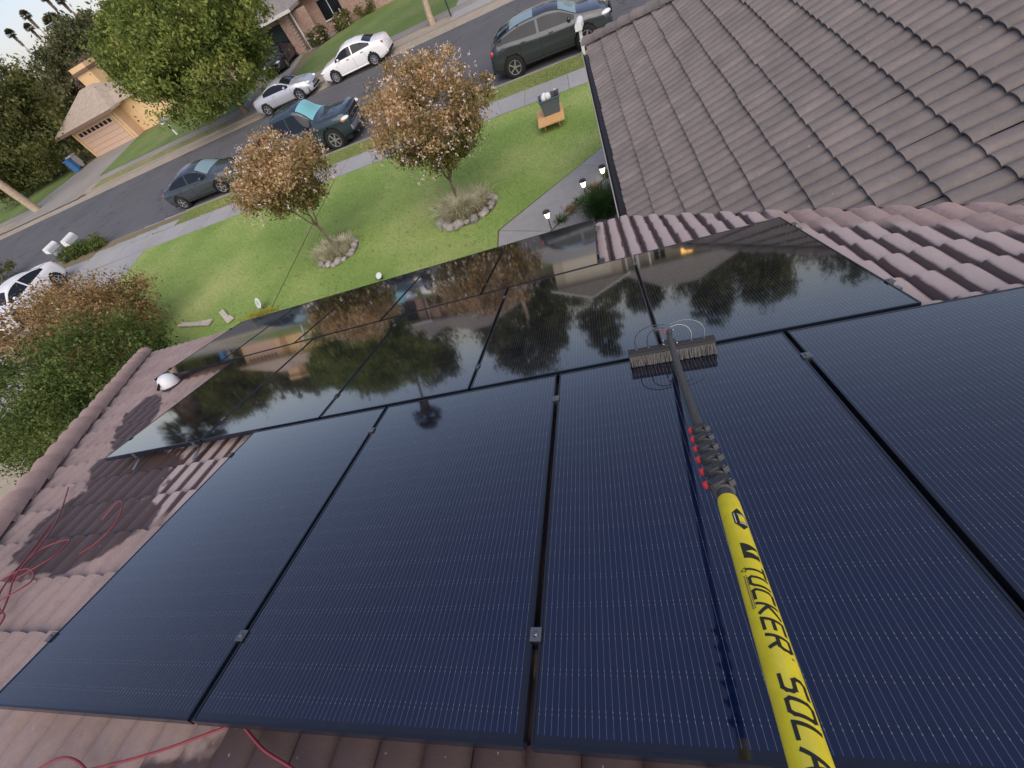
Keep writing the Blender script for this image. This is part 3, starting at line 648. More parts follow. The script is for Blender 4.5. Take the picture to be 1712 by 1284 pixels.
for k, (x, lb) in enumerate(((-4.10, 'short aluminium strut bracing the corner of the middle row, nearer the roof edge'), (-3.40, 'short aluminium strut bracing the middle row, nearer the nearest row'))):
    st = thing('roof_strut', lb, 'strut', group='struts below the middle row'); st.matrix_world = roof_mat(x, 2.03, -0.03)
    B().box((0, 0.045, -0.045), (0.028, 0.13, 0.008), M=Matrix.Rotation(R_(-22), 4, 'X')).build('bar', 'alu', st)
    B().box((0, -0.005, 0.0), (0.032, 0.02, 0.05)).build('bracket', 'alu', st)
# ================================================================== BRUSH ON A POLE
def pole_and_brush():
    base = roof(0.2058, 1.93, 0.0)
    root = thing('water_fed_brush', 'yellow and black telescopic pole with a wide cleaning brush resting on the panels', 'cleaning brush', tuple(base))
    off = Vector((0, 0, CAMZ))-base
    P0 = Vector((0.2058, 1.4086, -1.7588))+off; PK = Vector((0.1324, 0.4968, -1.0171))+off; PM = Vector((0.1192, 0.2529, -0.8162))+off; P1 = Vector((0.0857, -0.0685, -0.5483))+off
    a = (P1-PM).normalized(); P2 = P1+a*0.75
    def bez(p, q, r, n):
        return [p*(1-t)**2+q*2*t*(1-t)+r*t*t for t in [i/n for i in range(n+1)]]
    mid = PK+(PK-PM).normalized()*0.45
    path = bez(P0, mid, PK, 14)
    n = len(path); B().tube(path, [0.0145-0.0025*i/n for i in range(n)], 16).build('inner_section', 'carbon', root, 1.0)
    B().tube([PK, PK+(PM-PK)*0.5, PM, PM+a*0.02], [0.0120, 0.0130, 0.0145, 0.0145], 16).build('inner_section', 'carbon', root, 1.0)
    def rad(s): return 0.0182
    ys = [0.0, 0.012, 0.05, 0.1, 0.15, 0.2, 0.25, 0.42, 0.6, 1.09]
    yp = B().tube([PM+a*s for s in ys], [rad(s)*(0.94 if s == 0 else 1) for s in ys], 40).build('outer_section', 'yellow_pole', root, 0.8)
    # lettering wrapped on the tube
    vw = (off+Vector((0, 0, 0)))  # camera in local coordinates is off itself
    C = PM+a*0.25; vdir = (off-C); vdir = (vdir-a*vdir.dot(a)).normalized(); rgt = a.cross(vdir)
    if rgt.dot(CR) < 0: rgt = -rgt
    def on(s, q, lift=0.00025):
        r = rad(s)+lift; an = q/rad(s); return PM+a*s+(vdir*math.cos(an)+rgt*math.sin(an))*r
    def wrap(tris, name, mat, lift=0.00025):
        bb = B(); vs = []; fs = []
        for poly in tris:                      # subdivide each quad finely so it follows the curve
            (p, q, r_, t_) = poly; k = 8; m2 = 8; o = len(vs)
            for i in range(k+1):
                for j in range(m2+1):
                    u, v = i/k, j/m2
                    x = (p[0]*(1-u)+q[0]*u)*(1-v)+(t_[0]*(1-u)+r_[0]*u)*v; y = (p[1]*(1-u)+q[1]*u)*(1-v)+(t_[1]*(1-u)+r_[1]*u)*v
                    vs.append(on(x, y, lift))
            for i in range(k):
                for j in range(m2): fs.append((o+i*(m2+1)+j, o+(i+1)*(m2+1)+j, o+(i+1)*(m2+1)+j+1, o+i*(m2+1)+j+1))
        return bb.add(vs, fs).build(name, mat, yp)
    G = {'T': [[(0, 1), (.84, 1)], [(.42, 1), (.42, 0)]], 'U': [[(0, 1), (0, .16), (.12, 0), (.62, 0), (.74, .16), (.74, 1)]],
         'C': [[(.74, 1), (.12, 1), (0, .84), (0, .16), (.12, 0), (.74, 0)]], 'K': [[(0, 1), (0, 0)], [(.74, 1), (.12, .5), (.74, 0)]],
         'E': [[(.72, 1), (0, 1), (0, 0), (.72, 0)], [(0, .5), (.64, .5)]], 'R': [[(0, 0), (0, 1), (.62, 1), (.74, .86), (.74, .6), (.62, .45), (0, .45)], [(.38, .45), (.78, 0)]],
         'S': [[(.74, 1), (.12, 1), (0, .86), (0, .66), (.12, .52), (.62, .5), (.74, .36), (.74, .14), (.62, 0), (0, 0)]],
         'O': [[(.12, 1), (.62, 1), (.74, .84), (.74, .16), (.62, 0), (.12, 0), (0, .16), (0, .84), (.12, 1)]],
         'L': [[(0, 1), (0, 0), (.68, 0)]], 'A': [[(0, 0), (.38, 1), (.76, 0)], [(.16, .34), (.60, .34)]]}
    def stroke(word, s0, adv, wd, q0, q1, th):
        out = []
        for i, ch in enumerate(word):
            for pl in G[ch]:
                for (x0, y0), (x1, y1) in zip(pl, pl[1:]):
                    f = lambda x, y: (s0+i*adv+(x+0.20*(y-0.5))*wd, q0+(q1-q0)*y)
                    A_, B_ = f(x0, y0), f(x1, y1); d = Vector((B_[0]-A_[0], B_[1]-A_[1])); L = d.length; d /= L; nn = Vector((-d.y, d.x))*th/2; e = d*th*0.42
                    A_ = Vector(A_)-e; B_ = Vector(B_)+e
                    out.append(((A_+nn)[:], (B_+nn)[:], (B_-nn)[:], (A_-nn)[:]))
        return out
    r0 = 0.0182
    wrap(stroke('TUCKER', 0.1870, 0.0228, 0.0205, -0.18*r0, 1.02*r0, 0.0040), 'lettering', 'print_black')
    wrap(stroke('SOLAR', 0.3500, 0.0232, 0.0208, -0.18*r0, 1.02*r0, 0.0040), 'lettering', 'print_black')
    # small line of warning text under the word: thin dashes, and a tiny triangle
    fine = []
    for i in range(22):
        s = 0.204+i*0.0026; fine.append(((s, -0.56*r0), (s+0.0018, -0.56*r0), (s+0.0018, -0.46*r0), (s, -0.46*r0))); fine.append(((s, -0.40*r0), (s+0.0015, -0.40*r0), (s+0.0015, -0.31*r0), (s, -0.31*r0)))
    wrap(fine, 'warning_print', 'trim_brown')
    tr = []
    for p, q in (((0.190, -0.28*r0), (0.1985, -0.28*r0)), ((0.190, -0.28*r0), (0.1943, -0.65*r0)), ((0.1985, -0.28*r0), (0.1943, -0.65*r0))):
        d = Vector((q[0]-p[0], q[1]-p[1])).normalized(); nn = Vector((-d.y, d.x))*0.0005; p, q = Vector(p), Vector(q); tr.append(((p+nn)[:], (q+nn)[:], (q-nn)[:], (p-nn)[:]))
    wrap(tr, 'warning_print', 'print_black')
    wrap([((0.3245, 0.84*r0), (0.3265, 0.84*r0), (0.3265, 1.0*r0), (0.3245, 1.0*r0))], 'warning_print', 'trim_brown')
    # hexagonal badge: black hexagon, white bar, yellow block with white lines
    c0, c1 = 0.0480, 0.1060; m0 = (c0+c1)/2; k = 0.0182
    lo, hi = 0.0*k, 1.15*k; mq = (lo+hi)/2
    wrap([((c0, mq), (c0+0.015, lo), (c1-0.015, lo), (c1, mq)), ((c0, mq), (c0+0.015, hi), (c1-0.015, hi), (c1, mq))], 'badge', 'print_black', 0.00022)
    wrap([((c0+0.016, lo+0.0022), (c1-0.016, lo+0.0022), (c1-0.016, lo+0.0034), (c0+0.016, lo+0.0034)), ((c0+0.0165, mq-0.0032), (c0+0.0185, mq-0.0032), (c0+0.0185, hi-0.002), (c0+0.0165, hi-0.002)),
          ((c1-0.0170, mq-0.0025), (c1-0.0155, mq-0.0025), (c1-0.0155, hi-0.0015), (c1-0.0170, hi-0.0015)), ((c1-0.0195, mq-0.0025), (c1-0.0182, mq-0.0025), (c1-0.0182, hi-0.0018), (c1-0.0195, hi-0.0018))], 'badge', 'print_white', 0.00034)
    wrap([((c0+0.0200, mq-0.0022), (c1-0.0210, mq-0.0022), (c1-0.0210, hi-0.0020), (c0+0.0200, hi-0.0020))], 'badge', 'yellow_pole', 0.00034)
    # square emblem with a pale leaf
    s0, s1 = 0.1385, 0.1720
    wrap([((s0, -0.10*k), (s1, -0.10*k), (s1, 1.15*k), (s0+0.007, 1.15*k))], 'emblem', 'print_black', 0.00022)
    wrap([((s0+0.020, 0.15*k), (s0+0.0225, 0.70*k), (s0+0.024, 1.04*k), (s0+0.014, 0.72*k)), ((s0+0.014, 0.72*k), (s0+0.024, 1.04*k), (s0+0.024, 1.06*k), (s0+0.013, 1.06*k))], 'emblem', 'yellow_pole', 0.00036)
    # six lever clamps
    d = (PM-PK).normalized(); vk = (off-PK); vk = (vk-d*vk.dot(d)).normalized(); rk = d.cross(vk)
    if rk.dot(CR) < 0: rk = -rk
    for i in range(6):
        u = i/5.0; C = PK+d*(0.014+u*0.262); r = 0.0125+0.0030*u
        M = Matrix.Identity(4)
        for q in range(3): M[q][0] = rk[q]; M[q][1] = vk[q]; M[q][2] = d[q]; M[q][3] = C[q]
        cl = B(); cl.lathe([(r*0.9, -0.014), (r*1.22, -0.012), (r*1.26, 0.0), (r*1.22, 0.013), (r*0.9, 0.015)], 18, M)
        c = cl.build('clamp', 'clamp_black', root, 0.7)
        L = B(); S = M @ Matrix.Rotation(R_(26), 4, 'Y')
        L.box((-0.002, r*1.32, 0.0), (r*2.7, 0.008, 0.019), M=S, taper=0.9); L.box((r*0.75, r*1.05, 0.010), (0.012, 0.012, 0.020), M=S); L.box((-r*1.2, r*1.0, -0.002), (0.011, 0.014, 0.018), M=S)
        L.build('lever', 'clamp_black', c)
        B().lathe([(0.0072, 0), (0.0075, 0.008), (0.004, 0.010)], 10, M @ Matrix.Translation((-r*1.40, r*1.15, -0.001)) @ Matrix.Rotation(R_(-60), 4, 'Y')).build('release_button', 'red_plastic', c)
        B().lathe([(0.003, 0), (0.003, 0.003), (0.0015, 0.0036)], 8, M @ Matrix.Translation((r*1.15, r*1.25, 0.006)) @ Matrix.Rotation(R_(-50), 4, 'X')).build('screw', 'steel', c)
    # ---- brush head, square to the slope
    BM = roof_mat(0.202, 1.93, 0.0); BM.translation = BM.translation-base; BM = BM @ Matrix.Rotation(R_(2), 4, 'Z')
    W = 0.415
    B().box((0, -0.022, 0.068), (W+0.012, 0.050, 0.022), M=BM).box((0, -0.022, 0.081), (W*0.9, 0.030, 0.006), M=BM).build('brush_block', 'bristle_dark', root)
    def tufts(rows, r, mat, name):
        V = []; F = []
        for yy in rows:
            nn = 118
            for i in range(nn):
                x = -W/2+W*(i+0.5)/nn+random.gauss(0, 0.0012); o = len(V); tx = x+random.gauss(0, 0.004); ty = yy+random.gauss(0, 0.004)+(yy+0.022)*0.25
                for (px, py, pz, rr) in ((x, yy, 0.060, r), (tx, ty, 0.002, r*1.15)):
                    for k_ in range(4):
                        an = k_*math.pi/2+0.6; V.append(BM @ Vector((px+rr*math.cos(an), py+rr*math.sin(an), pz)))
                F += [(o+k_, o+(k_+1) % 4, o+4+(k_+1) % 4, o+4+k_) for k_ in range(4)]
        o = B().add(V, F).build(name, mat, root); o['kind'] = 'stuff'
    tufts((0.000,), 0.0014, 'bristle', 'bristles'); tufts((0.002, -0.003), 0.0016, 'bristle_dark', 'bristles'); tufts((-0.010, -0.022, -0.034, -0.044), 0.0030, 'bristle_dark', 'bristles'); tufts((0.004,), 0.0012, 'bristle', 'bristles')
    hub = BM @ Vector((0.006, -0.035, 0.155))
    B().tube([BM @ Vector((0.006, -0.02, 0.08)), BM @ Vector((0.006, -0.03, 0.12)), hub, P0+Vector((0, 0, 0))], [0.013, 0.012, 0.014, 0.0135], 12).build('gooseneck', 'clamp_black', root, 0.8)
    B().box((0.004, -0.035, 0.082), (0.055, 0.05, 0.018), M=BM).build('bracket', 'clamp_black', root)
    for sx in (-1, 1):
        for X_, H_ in ((0.165, 0.125), (0.105, 0.105)):
            p = [BM @ Vector((sx*X_, -0.028, 0.078)), BM @ Vector((sx*X_*1.02, -0.032, 0.078+H_*0.45)), BM @ Vector((sx*X_*0.86, -0.036, 0.078+H_*0.80)), BM @ Vector((sx*X_*0.5, -0.038, 0.078+H_*0.99)), BM @ Vector((sx*0.012, -0.036, 0.078+H_*0.93))]
            pts = []
            for i in range(len(p)-1):                        # Catmull-Rom
                a0, a1, a2, a3 = p[max(i-1, 0)], p[i], p[i+1], p[min(i+2, len(p)-1)]
                for j in range(5):
                    t = j/5; pts.append(0.5*((2*a1)+(a2-a0)*t+(2*a0-5*a1+4*a2-a3)*t*t+(3*a1-a0-3*a2+a3)*t**3))
            pts.append(p[-1])
            B().tube(pts, 0.0026, 7).build('water_jet', 'steel' if sx > 0 else 'clamp_black', root, 0.8)
            B().lathe([(0.005, 0), (0.0055, 0.008), (0.003, 0.010)], 8, BM @ Matrix.Translation((sx*X_, -0.028, 0.076))).build('jet_fitting', 'steel', root)
    for x, y, z, mt in ((-0.016, -0.038, 0.166, 'red_plastic'), (-0.020, -0.036, 0.150, 'red_plastic'), (0.024, -0.034, 0.158, 'steel'), (-0.03, -0.01, 0.096, 'steel'), (0.034, -0.008, 0.094, 'steel'), (-0.03, -0.02, 0.116, 'steel')):
        B().ball((0, 0, 0), 0.0062, 8, 6, BM @ Matrix.Translation((x, y, z))).build('fitting', mt, root, 3.2)
pole_and_brush()
# ================================================================== THINGS ON THE ROOF
def hose(name, label, pts, r=0.009, smooth=10):
    P = [roof(x, t, -0.105+o) for x, t, o in pts]; out = []
    for i in range(len(P)-1):
        a0, a1, a2, a3 = P[max(i-1, 0)], P[i], P[i+1], P[min(i+2, len(P)-1)]
        for j in range(smooth):
            t = j/smooth; out.append(0.5*((2*a1)+(a2-a0)*t+(2*a0-5*a1+4*a2-a3)*t*t+(3*a1-a0-3*a2+a3)*t**3))
    out.append(P[-1]); o0 = out[0]
    return tag(B().tube([p-o0 for p in out], r, 7).build(name, 'hose_red', None, 1.2, tuple(o0)), label, 'hose', 'red hoses on the roof')
hose('water_hose', 'red hose lying tangled across the tiles at the left', [(-4.75, 1.83, .01), (-4.35, 1.52, .012), (-4.15, 1.32, .01), (-4.0, 1.12, .015), (-3.92, 0.95, .01), (-3.80, 0.98, .03), (-3.72, 1.12, .02), (-3.80, 1.24, .01), (-3.95, 1.16, .03),
      (-3.88, 0.98, .03), (-3.72, 0.84, .015), (-3.60, 0.74, .02), (-3.68, 0.70, .03), (-3.82, 0.82, .02), (-3.98, 0.84, .015), (-4.05, 0.70, .01), (-3.9, 0.55, .01)], 0.0048)
hose('water_hose', 'loops of red hose spilling out of the frame at the left edge', [(-4.28, 1.40, .01), (-4.05, 1.10, .01), (-3.95, 0.98, .02), (-3.84, 0.86, .02), (-3.70, 0.78, .01), (-3.52, 0.72, .02), (-3.50, 0.62, .01), (-3.66, 0.60, .02), (-3.86, 0.72, .02), (-4.0, 0.9, .03), (-3.86, 1.02, .03), (-3.66, 0.94, .02), (-3.72, 0.80, .04), (-3.86, 0.80, .03), (-3.9, 0.6, .02)], 0.0046)
hose('water_hose', 'pale red hose arching over the damp tiles', [(-3.70, 1.40, .0), (-3.62, 1.50, .05), (-3.50, 1.46, .06), (-3.43, 1.34, .03), (-3.46, 1.22, .0), (-3.52, 1.12, .0)], 0.0042)
hose('water_hose', 'red hose peaking below the bottom edge of the panels', [(-2.45, 0.12, .0), (-2.05, 0.185, .01), (-1.75, 0.25, .02), (-1.46, 0.335, .035), (-1.42, 0.335, .035), (-1.30, 0.285, .02), (-1.12, 0.235, .01), (-0.95, 0.14, .0), (-0.9, 0.02, .0)], 0.0044)
hose('water_hose', 'red hose curling on the tiles at the bottom edge', [(-2.55, 0.02, .0), (-2.32, 0.14, .01), (-2.20, 0.205, .02), (-2.08, 0.205, .02), (-1.95, 0.16, .01), (-1.86, 0.08, .0), (-1.9, -0.05, .0)], 0.0044)
# white dome fixture at the corner of the eaves row
dm = thing('roof_dome', 'white rounded dome fixture at the corner of the eaves row', 'dome', tuple(roof(-5.62, 3.66, -0.12)))
RM = roof_mat(0, 0, 0); RM.translation = (0, 0, 0)
B().lathe([(0.108, 0.0), (0.116, 0.02), (0.116, 0.05), (0.110, 0.095), (0.088, 0.138), (0.052, 0.165), (0.0, 0.176)], 28, RM).build('shell', 'white_paint', dm, 0.9)
B().lathe([(0.116, -0.01), (0.120, 0.012), (0.112, 0.02)], 28, RM).build('base_ring', 'clamp_black', dm)
B().box((0.0, 0.062, 0.142), (0.009, 0.09, 0.03), M=RM @ Matrix.Rotation(R_(-38), 4, 'X')).build('slot', 'dark', dm)
B().box((0.0, -0.078, 0.100), (0.13, 0.05, 0.05), M=RM).build('opening', 'dark', dm)
B().tube([RM @ Vector((-0.12+0.08*math.cos(a)-0.06, -0.06+0.09*math.sin(a), 0.02)) for a in [k*math.pi/8 for k in range(2, 15)]], 0.006, 6).build('cable_loop', 'gutter_dark', dm)
# ================================================================== THINGS ON THE LAWN
tb = thing('small_table', 'small square table with an orange wooden top on the lawn', 'table', (-0.98, 13.72, 0.0))
B().box((0, 0, 0.245), (0.79, 1.12, 0.035), rz=0.03).build('tabletop', 'wood_orange', tb)
for a in (-0.22, 0.22):
    for c in (-0.28, 0.36): B().box((a, c, 0.112), (0.05, 0.05, 0.225), rz=0.03).build('leg', 'wood_orange', tb)
bn = thing('storage_tub', 'slate blue open tub standing on the orange table', 'tub', (-0.92, 13.86, 0.2625), 0.03)
b = B(); 
for (z, wx, wy) in ((0.0, 0.47, 0.36), (0.44, 0.60, 0.46), (0.435, 0.565, 0.425), (0.05, 0.44, 0.33)):
    b.v += [(sx*wx/2, sy*wy/2, z) for sx, sy in ((-1, -1), (1, -1), (1, 1), (-1, 1))]
for k in range(3): b.f += [(k*4+i, k*4+(i+1) % 4, k*4+4+(i+1) % 4, k*4+4+i) for i in range(4)]
b.f += [(3, 2, 1, 0), (12, 13, 14, 15)]; b.build('tub', 'bin_slate', bn)
B().box((0, -0.235, 0.43), (0.64, 0.03, 0.03)).box((0, 0.235, 0.43), (0.64, 0.03, 0.03)).box((-0.305, 0, 0.43), (0.03, 0.44, 0.03)).box((0.305, 0, 0.43), (0.03, 0.44, 0.03)).build('rim', 'bin_slate', bn)
tw = B(); 
for k in range(5): tw.ball((-0.12+0.035*k+random.uniform(-.02, .02), random.uniform(-0.06, 0.06), 0.40+random.uniform(0, 0.06)), (0.095, 0.10, 0.10), 9, 6, jit=0.12)
tag(tw.build('towel', 'towel', None, 3.2, (-0.95, 13.86, 0.2625)), 'crumpled white towel heaped in the slate tub', 'towel')
bt = thing('spray_bottle', 'dark brown bottle poking out of the slate tub', 'bottle', (-0.72, 13.92, 0.40))
B().lathe([(0.045, 0), (0.048, 0.02), (0.048, 0.26), (0.018, 0.33), (0.018, 0.37)], 14).build('bottle', 'bottle_brown', bt, 0.8); B().box((0.012, 0, 0.39), (0.075, 0.022, 0.035)).build('spray_head', 'white_paint', bt)
def path_lamp(x, y, label, hgt=0.50):
    t = thing('path_lamp', label, 'path lamp', (x, y, 0.0), group='lit lamps along the front path')
    B().tube([(0, 0, -0.05), (0, 0, hgt-0.16)], 0.012, 8).build('stake', 'clamp_black', t)
    B().lathe([(0.022, hgt-0.19), (0.044, hgt-0.165), (0.064, hgt-0.06), (0.060, hgt-0.035)], 16).build('globe', 'lamp_glow', t, 0.9)
    B().lathe([(0.058, hgt-0.038), (0.085, hgt-0.030), (0.078, hgt-0.008), (0.030, hgt+0.008), (0.0, hgt+0.010)], 18).build('cap', 'clamp_black', t, 0.8)
path_lamp(-1.22, 8.50, 'lit path lamp on a black stake, closest to the panels'); path_lamp(-0.33, 9.42, 'lit path lamp in the middle, wide black cap above grey pebbles', 0.42); path_lamp(0.16, 9.93, 'lit path lamp closest to the tiled wing eaves', 0.32)
# white oval yard sign and a small ground spotlight
ys_ = thing('yard_sign', 'small white oval sign on a stake by a yellow grass patch', 'sign', (-10.12, 8.76, 0.0), R_(-35))
B().tube([(0, 0, -0.05), (0, 0, 0.16)], 0.008, 6).build('stake', 'alu', ys_)
OM = Matrix.Translation((0, -0.01, 0.24)) @ Matrix.Rotation(R_(52), 4, 'X') @ Matrix.Diagonal((1.25, 0.9, 1, 1))
B().lathe([(0.165, -0.006), (0.170, 0.0), (0.165, 0.006)], 26, OM).build('face', 'white_paint', ys_)
pr = B()
for k in range(3): pr.box((0, 0.05-0.05*k, 0.0075), (0.20-0.03*abs(k-1), 0.014, 0.001), M=OM)
pr.build('print', 'bin_slate', ys_)
sp = thing('ground_spotlight', 'small black and white spotlight in the grass by the panel edge', 'spotlight', (-5.90, 8.50, 0.0))
B().tube([(0, 0, -0.05), (0, 0, 0.07)], 0.012, 6).build('stake', 'clamp_black', sp)
SM = Matrix.Translation((0, 0, 0.11)) @ Matrix.Rotation(R_(35), 4, 'X')
B().lathe([(0.05, -0.06), (0.075, 0.02), (0.088, 0.05), (0.080, 0.052)], 16, SM).build('housing', 'clamp_black', sp, 0.8); B().lathe([(0.072, 0.040), (0.088, 0.056), (0.074, 0.056)], 16, SM).build('ring', 'white_paint', sp)
for k, (x0, y0, x1, y1, lb) in enumerate(((-13.9, 9.15, -12.3, 8.75, 'weathered pale plank lying in the grass off the roof corner'), (-12.05, 9.2, -11.35, 8.55, 'short pale board leaning by the longer weathered plank'))):
    L = math.hypot(x1-x0, y1-y0); tag(B().box((0, 0, 0.06), (L, 0.16, 0.045)).box((L*0.32, 0.10, 0.055), (L*0.34, 0.09, 0.04), rz=0.12).build('plank', 'wood_grey', None, None, ((x0+x1)/2, (y0+y1)/2, 0.0)), lb, 'plank').rotation_euler = (0, 0, math.atan2(y1-y0, x1-x0))
# mailboxes
def mailbox(x, y, rz, lean, label, h=0.75, s=1.0):
    t = thing('mailbox', label, 'mailbox', (x, y, 0.0), rz, 'white mailboxes by the street'); t.rotation_euler = (0, lean, rz)
    B().box((0, 0, h/2-0.05), (0.10*s, 0.10*s, h+0.1)).build('post', 'white_paint', t)
    B().box((0, 0, h*0.55), (0.14*s, 0.14*s, 0.03)).build('collar', 'white_paint', t)
    b = B(); n = 9; prof = [(-0.12, 0)]+[(-0.12*math.cos(math.pi*k/n), 0.14+0.12*math.sin(math.pi*k/n)) for k in range(n+1)]+[(0.12, 0)]
    prof = [(a*s, c*s) for a, c in prof]; m_ = len(prof); V = [(a, yy*s, h+c) for yy in (-0.30, 0.30) for a, c in prof]
    b.add(V, [(i, (i+1) % m_, m_+(i+1) % m_, m_+i) for i in range(m_)]+[tuple(range(m_-1, -1, -1)), tuple(range(m_, 2*m_))]); b.build('box', 'white_paint', t)
    B().box((0, -0.308*s, h+0.12*s), (0.18*s, 0.012, 0.17*s)).build('door', 'white_paint', t); B().box((0, 0, h-0.015), (0.20*s, 0.44*s, 0.03)).box((0.0, 0.12*s, h-0.14), (0.05, 0.05, 0.28), M=None).build('bracket', 'white_paint', t)
mailbox(0.36, 18.05, R_(170), R_(0), 'white mailbox on a white post beside the grey hatchback', 0.78, 0.95)
mailbox(-28.65, 19.30, R_(185), R_(-12), 'tilted white mailbox with a braced post behind the low hedge', 0.62, 1.35)
mailbox(-30.1, 19.15, R_(178), R_(-16), 'white mailbox farther left, leaning on a thin post', 0.68, 1.25)
mailbox(-32.3, 36.1, R_(0), 0.0, 'distant white mailbox on the far verge by the tan house lawn', 1.0, 1.3)
# ================================================================== CARS
def interp(pts, x): 
    return float(np.interp(x, [p[0] for p in pts], [p[1] for p in pts]))
def smooth_interp(pts, xs):
    px = np.array([p[0] for p in pts], float); py = np.array([p[1] for p in pts], float)
    m = np.gradient(py, px); out = []
    for x in xs:
        i = int(min(max(np.searchsorted(px, x)-1, 0), len(px)-2)); h = px[i+1]-px[i]; t = (x-px[i])/h
        d = (py[i+1]-py[i])/h; m0, m1 = m[i], m[i+1]
        if d == 0 or m0*d <= 0: m0 = 0 if d == 0 else min(abs(m0), 0)*1.0
        if d == 0 or m1*d <= 0: m1 = 0
        if d != 0:
            m0 = math.copysign(min(abs(m0), 3*abs(d)), d) if m0 else 0; m1 = math.copysign(min(abs(m1), 3*abs(d)), d) if m1 else 0
        out.append((2*t**3-3*t*t+1)*py[i]+(t**3-2*t*t+t)*h*m0+(-2*t**3+3*t*t)*py[i+1]+(t**3-t*t)*h*m1)
    return np.array(out)
def car(name, label, paint, sp, loc, rz, rim='rim', group='cars parked in the street'):
    """sp: top line, belt line, half-width plan, side window span, wheels; front is +X"""
    t = thing(name, label, sp.get('cat', 'car'), loc, rz, group)
    x0, x1 = sp['top'][0][0], sp['top'][-1][0]; NX = 112
    xs = np.linspace(x0, x1, NX); top = smooth_interp(sp['top'], xs); belt = np.minimum(smooth_interp(sp['belt'], xs), top-0.012); hw = smooth_interp(sp['hw'], xs)
    zf = np.array([interp(sp['floor'], x) for x in xs])
    NS, NU = 12, 7; rows = []
    for i, x in enumerate(xs):
        zb, zt, wd, z0 = belt[i], top[i], hw[i], zf[i]; cab = min(1, max(0, (zt-zb-0.06)/0.36)); r = []
        for k in range(NS+1):
            u = k/NS; z = z0+(zb-z0)*u; bul = 0.93+0.07*math.sin(math.pi*min(1, (u*0.9+0.08)))**0.6
            if u > 0.86: bul -= 0.030*((u-0.86)/0.14)**1.5
            if u < 0.12: bul -= 0.05*(0.12-u)/0.12
            r.append((wd*bul, z))
        ws = r[-1][0]; wr = ws-(0.235*cab+0.02)*wd*1.0; edge = 0.055+0.03*cab if zt-zb > 0.12 else (zt-zb)*0.45
        zr = zt-min(edge, (zt-zb)*0.6)
        for k in range(1, NU+1):
            u = k/NU; r.append((ws+(wr-ws)*u**1.15, zb+(zr-zb)*u))
        for u in (0.90, 0.72, 0.45, 0.0): r.append((wr*u, zr+(zt-zr)*(1-u**2.4)))
        rows.append(r)
    NP = len(rows[0]); V = []
    for i, x in enumerate(xs):
        for s in (1, -1):
            for (y, z) in rows[i]: V.append((x, s*y, z))
    idx = lambda i, s, k: (i*2+s)*NP+k
    wh = sp['wheels']; wr_ = sp['wheel_r']; arch = wr_*1.16
    cls = {'body': [], 'side_window': [], 'windscreen': [], 'rear_window': [], 'roof_glass': []}
    (a0, a1), (r0, r1) = sp['screen'], sp['rear']; (w0, w1) = sp['side']; pil = sp.get('pillars', [])
    for i in range(NX-1):
        xm = (xs[i]+xs[i+1])/2; zm_top = (top[i]+top[i+1])/2; zb = (belt[i]+belt[i+1])/2; gh = zm_top-zb
        for s in (0, 1):
            for k in range(NP-1):
                f = (idx(i, s, k), idx(i+1, s, k), idx(i+1, s, k+1), idx(i, s, k+1)); f = f if s == 1 else f[::-1]
                zc = (rows[i][k][1]+rows[i][k+1][1])/2; c = 'body'
                if k < NS:
                    if any((xm-wx)**2+(zc-wr_)**2 < arch**2 for wx in wh): continue
                elif k < NS+NU:
                    if w0 < xm < w1 and gh > 0.10 and 0 < k-NS+0.5 and k-NS < NU-1 and not any(abs(xm-p) < 0.035 for p in pil): c = 'side_window'
                else:
                    if a0 < xm < a1 and k > NS+NU: c = 'windscreen'
                    elif r0 < xm < r1 and k > NS+NU: c = 'rear_window'
                    elif sp.get('sunroof') and sp['sunroof'][0] < xm < sp['sunroof'][1] and k > NS+NU: c = 'roof_glass'
                    if sp.get('bed') and sp['bed'][0] < xm < sp['bed'][1] and k >= NS+NU: continue
                cls[c].append(f)
    for i, rev in ((0, True), (NX-1, False)):
        loop = [idx(i, 0, k) for k in range(NP)]+[idx(i, 1, k) for k in range(NP-2, -1, -1)]; cls['body'].append(tuple(loop) if not rev else tuple(loop[::-1]))
    for c, fs in cls.items():
        if not fs: continue
        if c == 'side_window':
            parts = [[f for f in fs if V[f[0]][1] > 0], [f for f in fs if V[f[0]][1] < 0]]
        else: parts = [fs]
        for p in parts:
            used = sorted({v for f in p for v in f}); mp = {v: j for j, v in enumerate(used)}
            me = bpy.data.meshes.new(c); me.from_pydata([V[v] for v in used], [], [tuple(mp[v] for v in f) for f in p]); me.update()
            mt = paint if c == 'body' else sp.get(c, 'glass_dark')
            o = link(c, me, mt, t, 0.6)
            if c == 'windscreen' and sp.get('shade_label'): o['label'] = sp['shade_label']
    hwm = max(hw)
    u = B(); u.box(((x0+x1)/2, 0, 0.34), (x1-x0-0.5, hwm*1.72, 0.26)); u.build('underbody', 'dark', t)
    for wx in wh: B().lathe([(arch*0.99, -hwm*0.93), (arch*0.99, hwm*0.93)], 24, Matrix.Translation((wx, 0, wr_)) @ Matrix.Rotation(R_(90), 4, 'X')).build('wheel_well', 'dark', t)
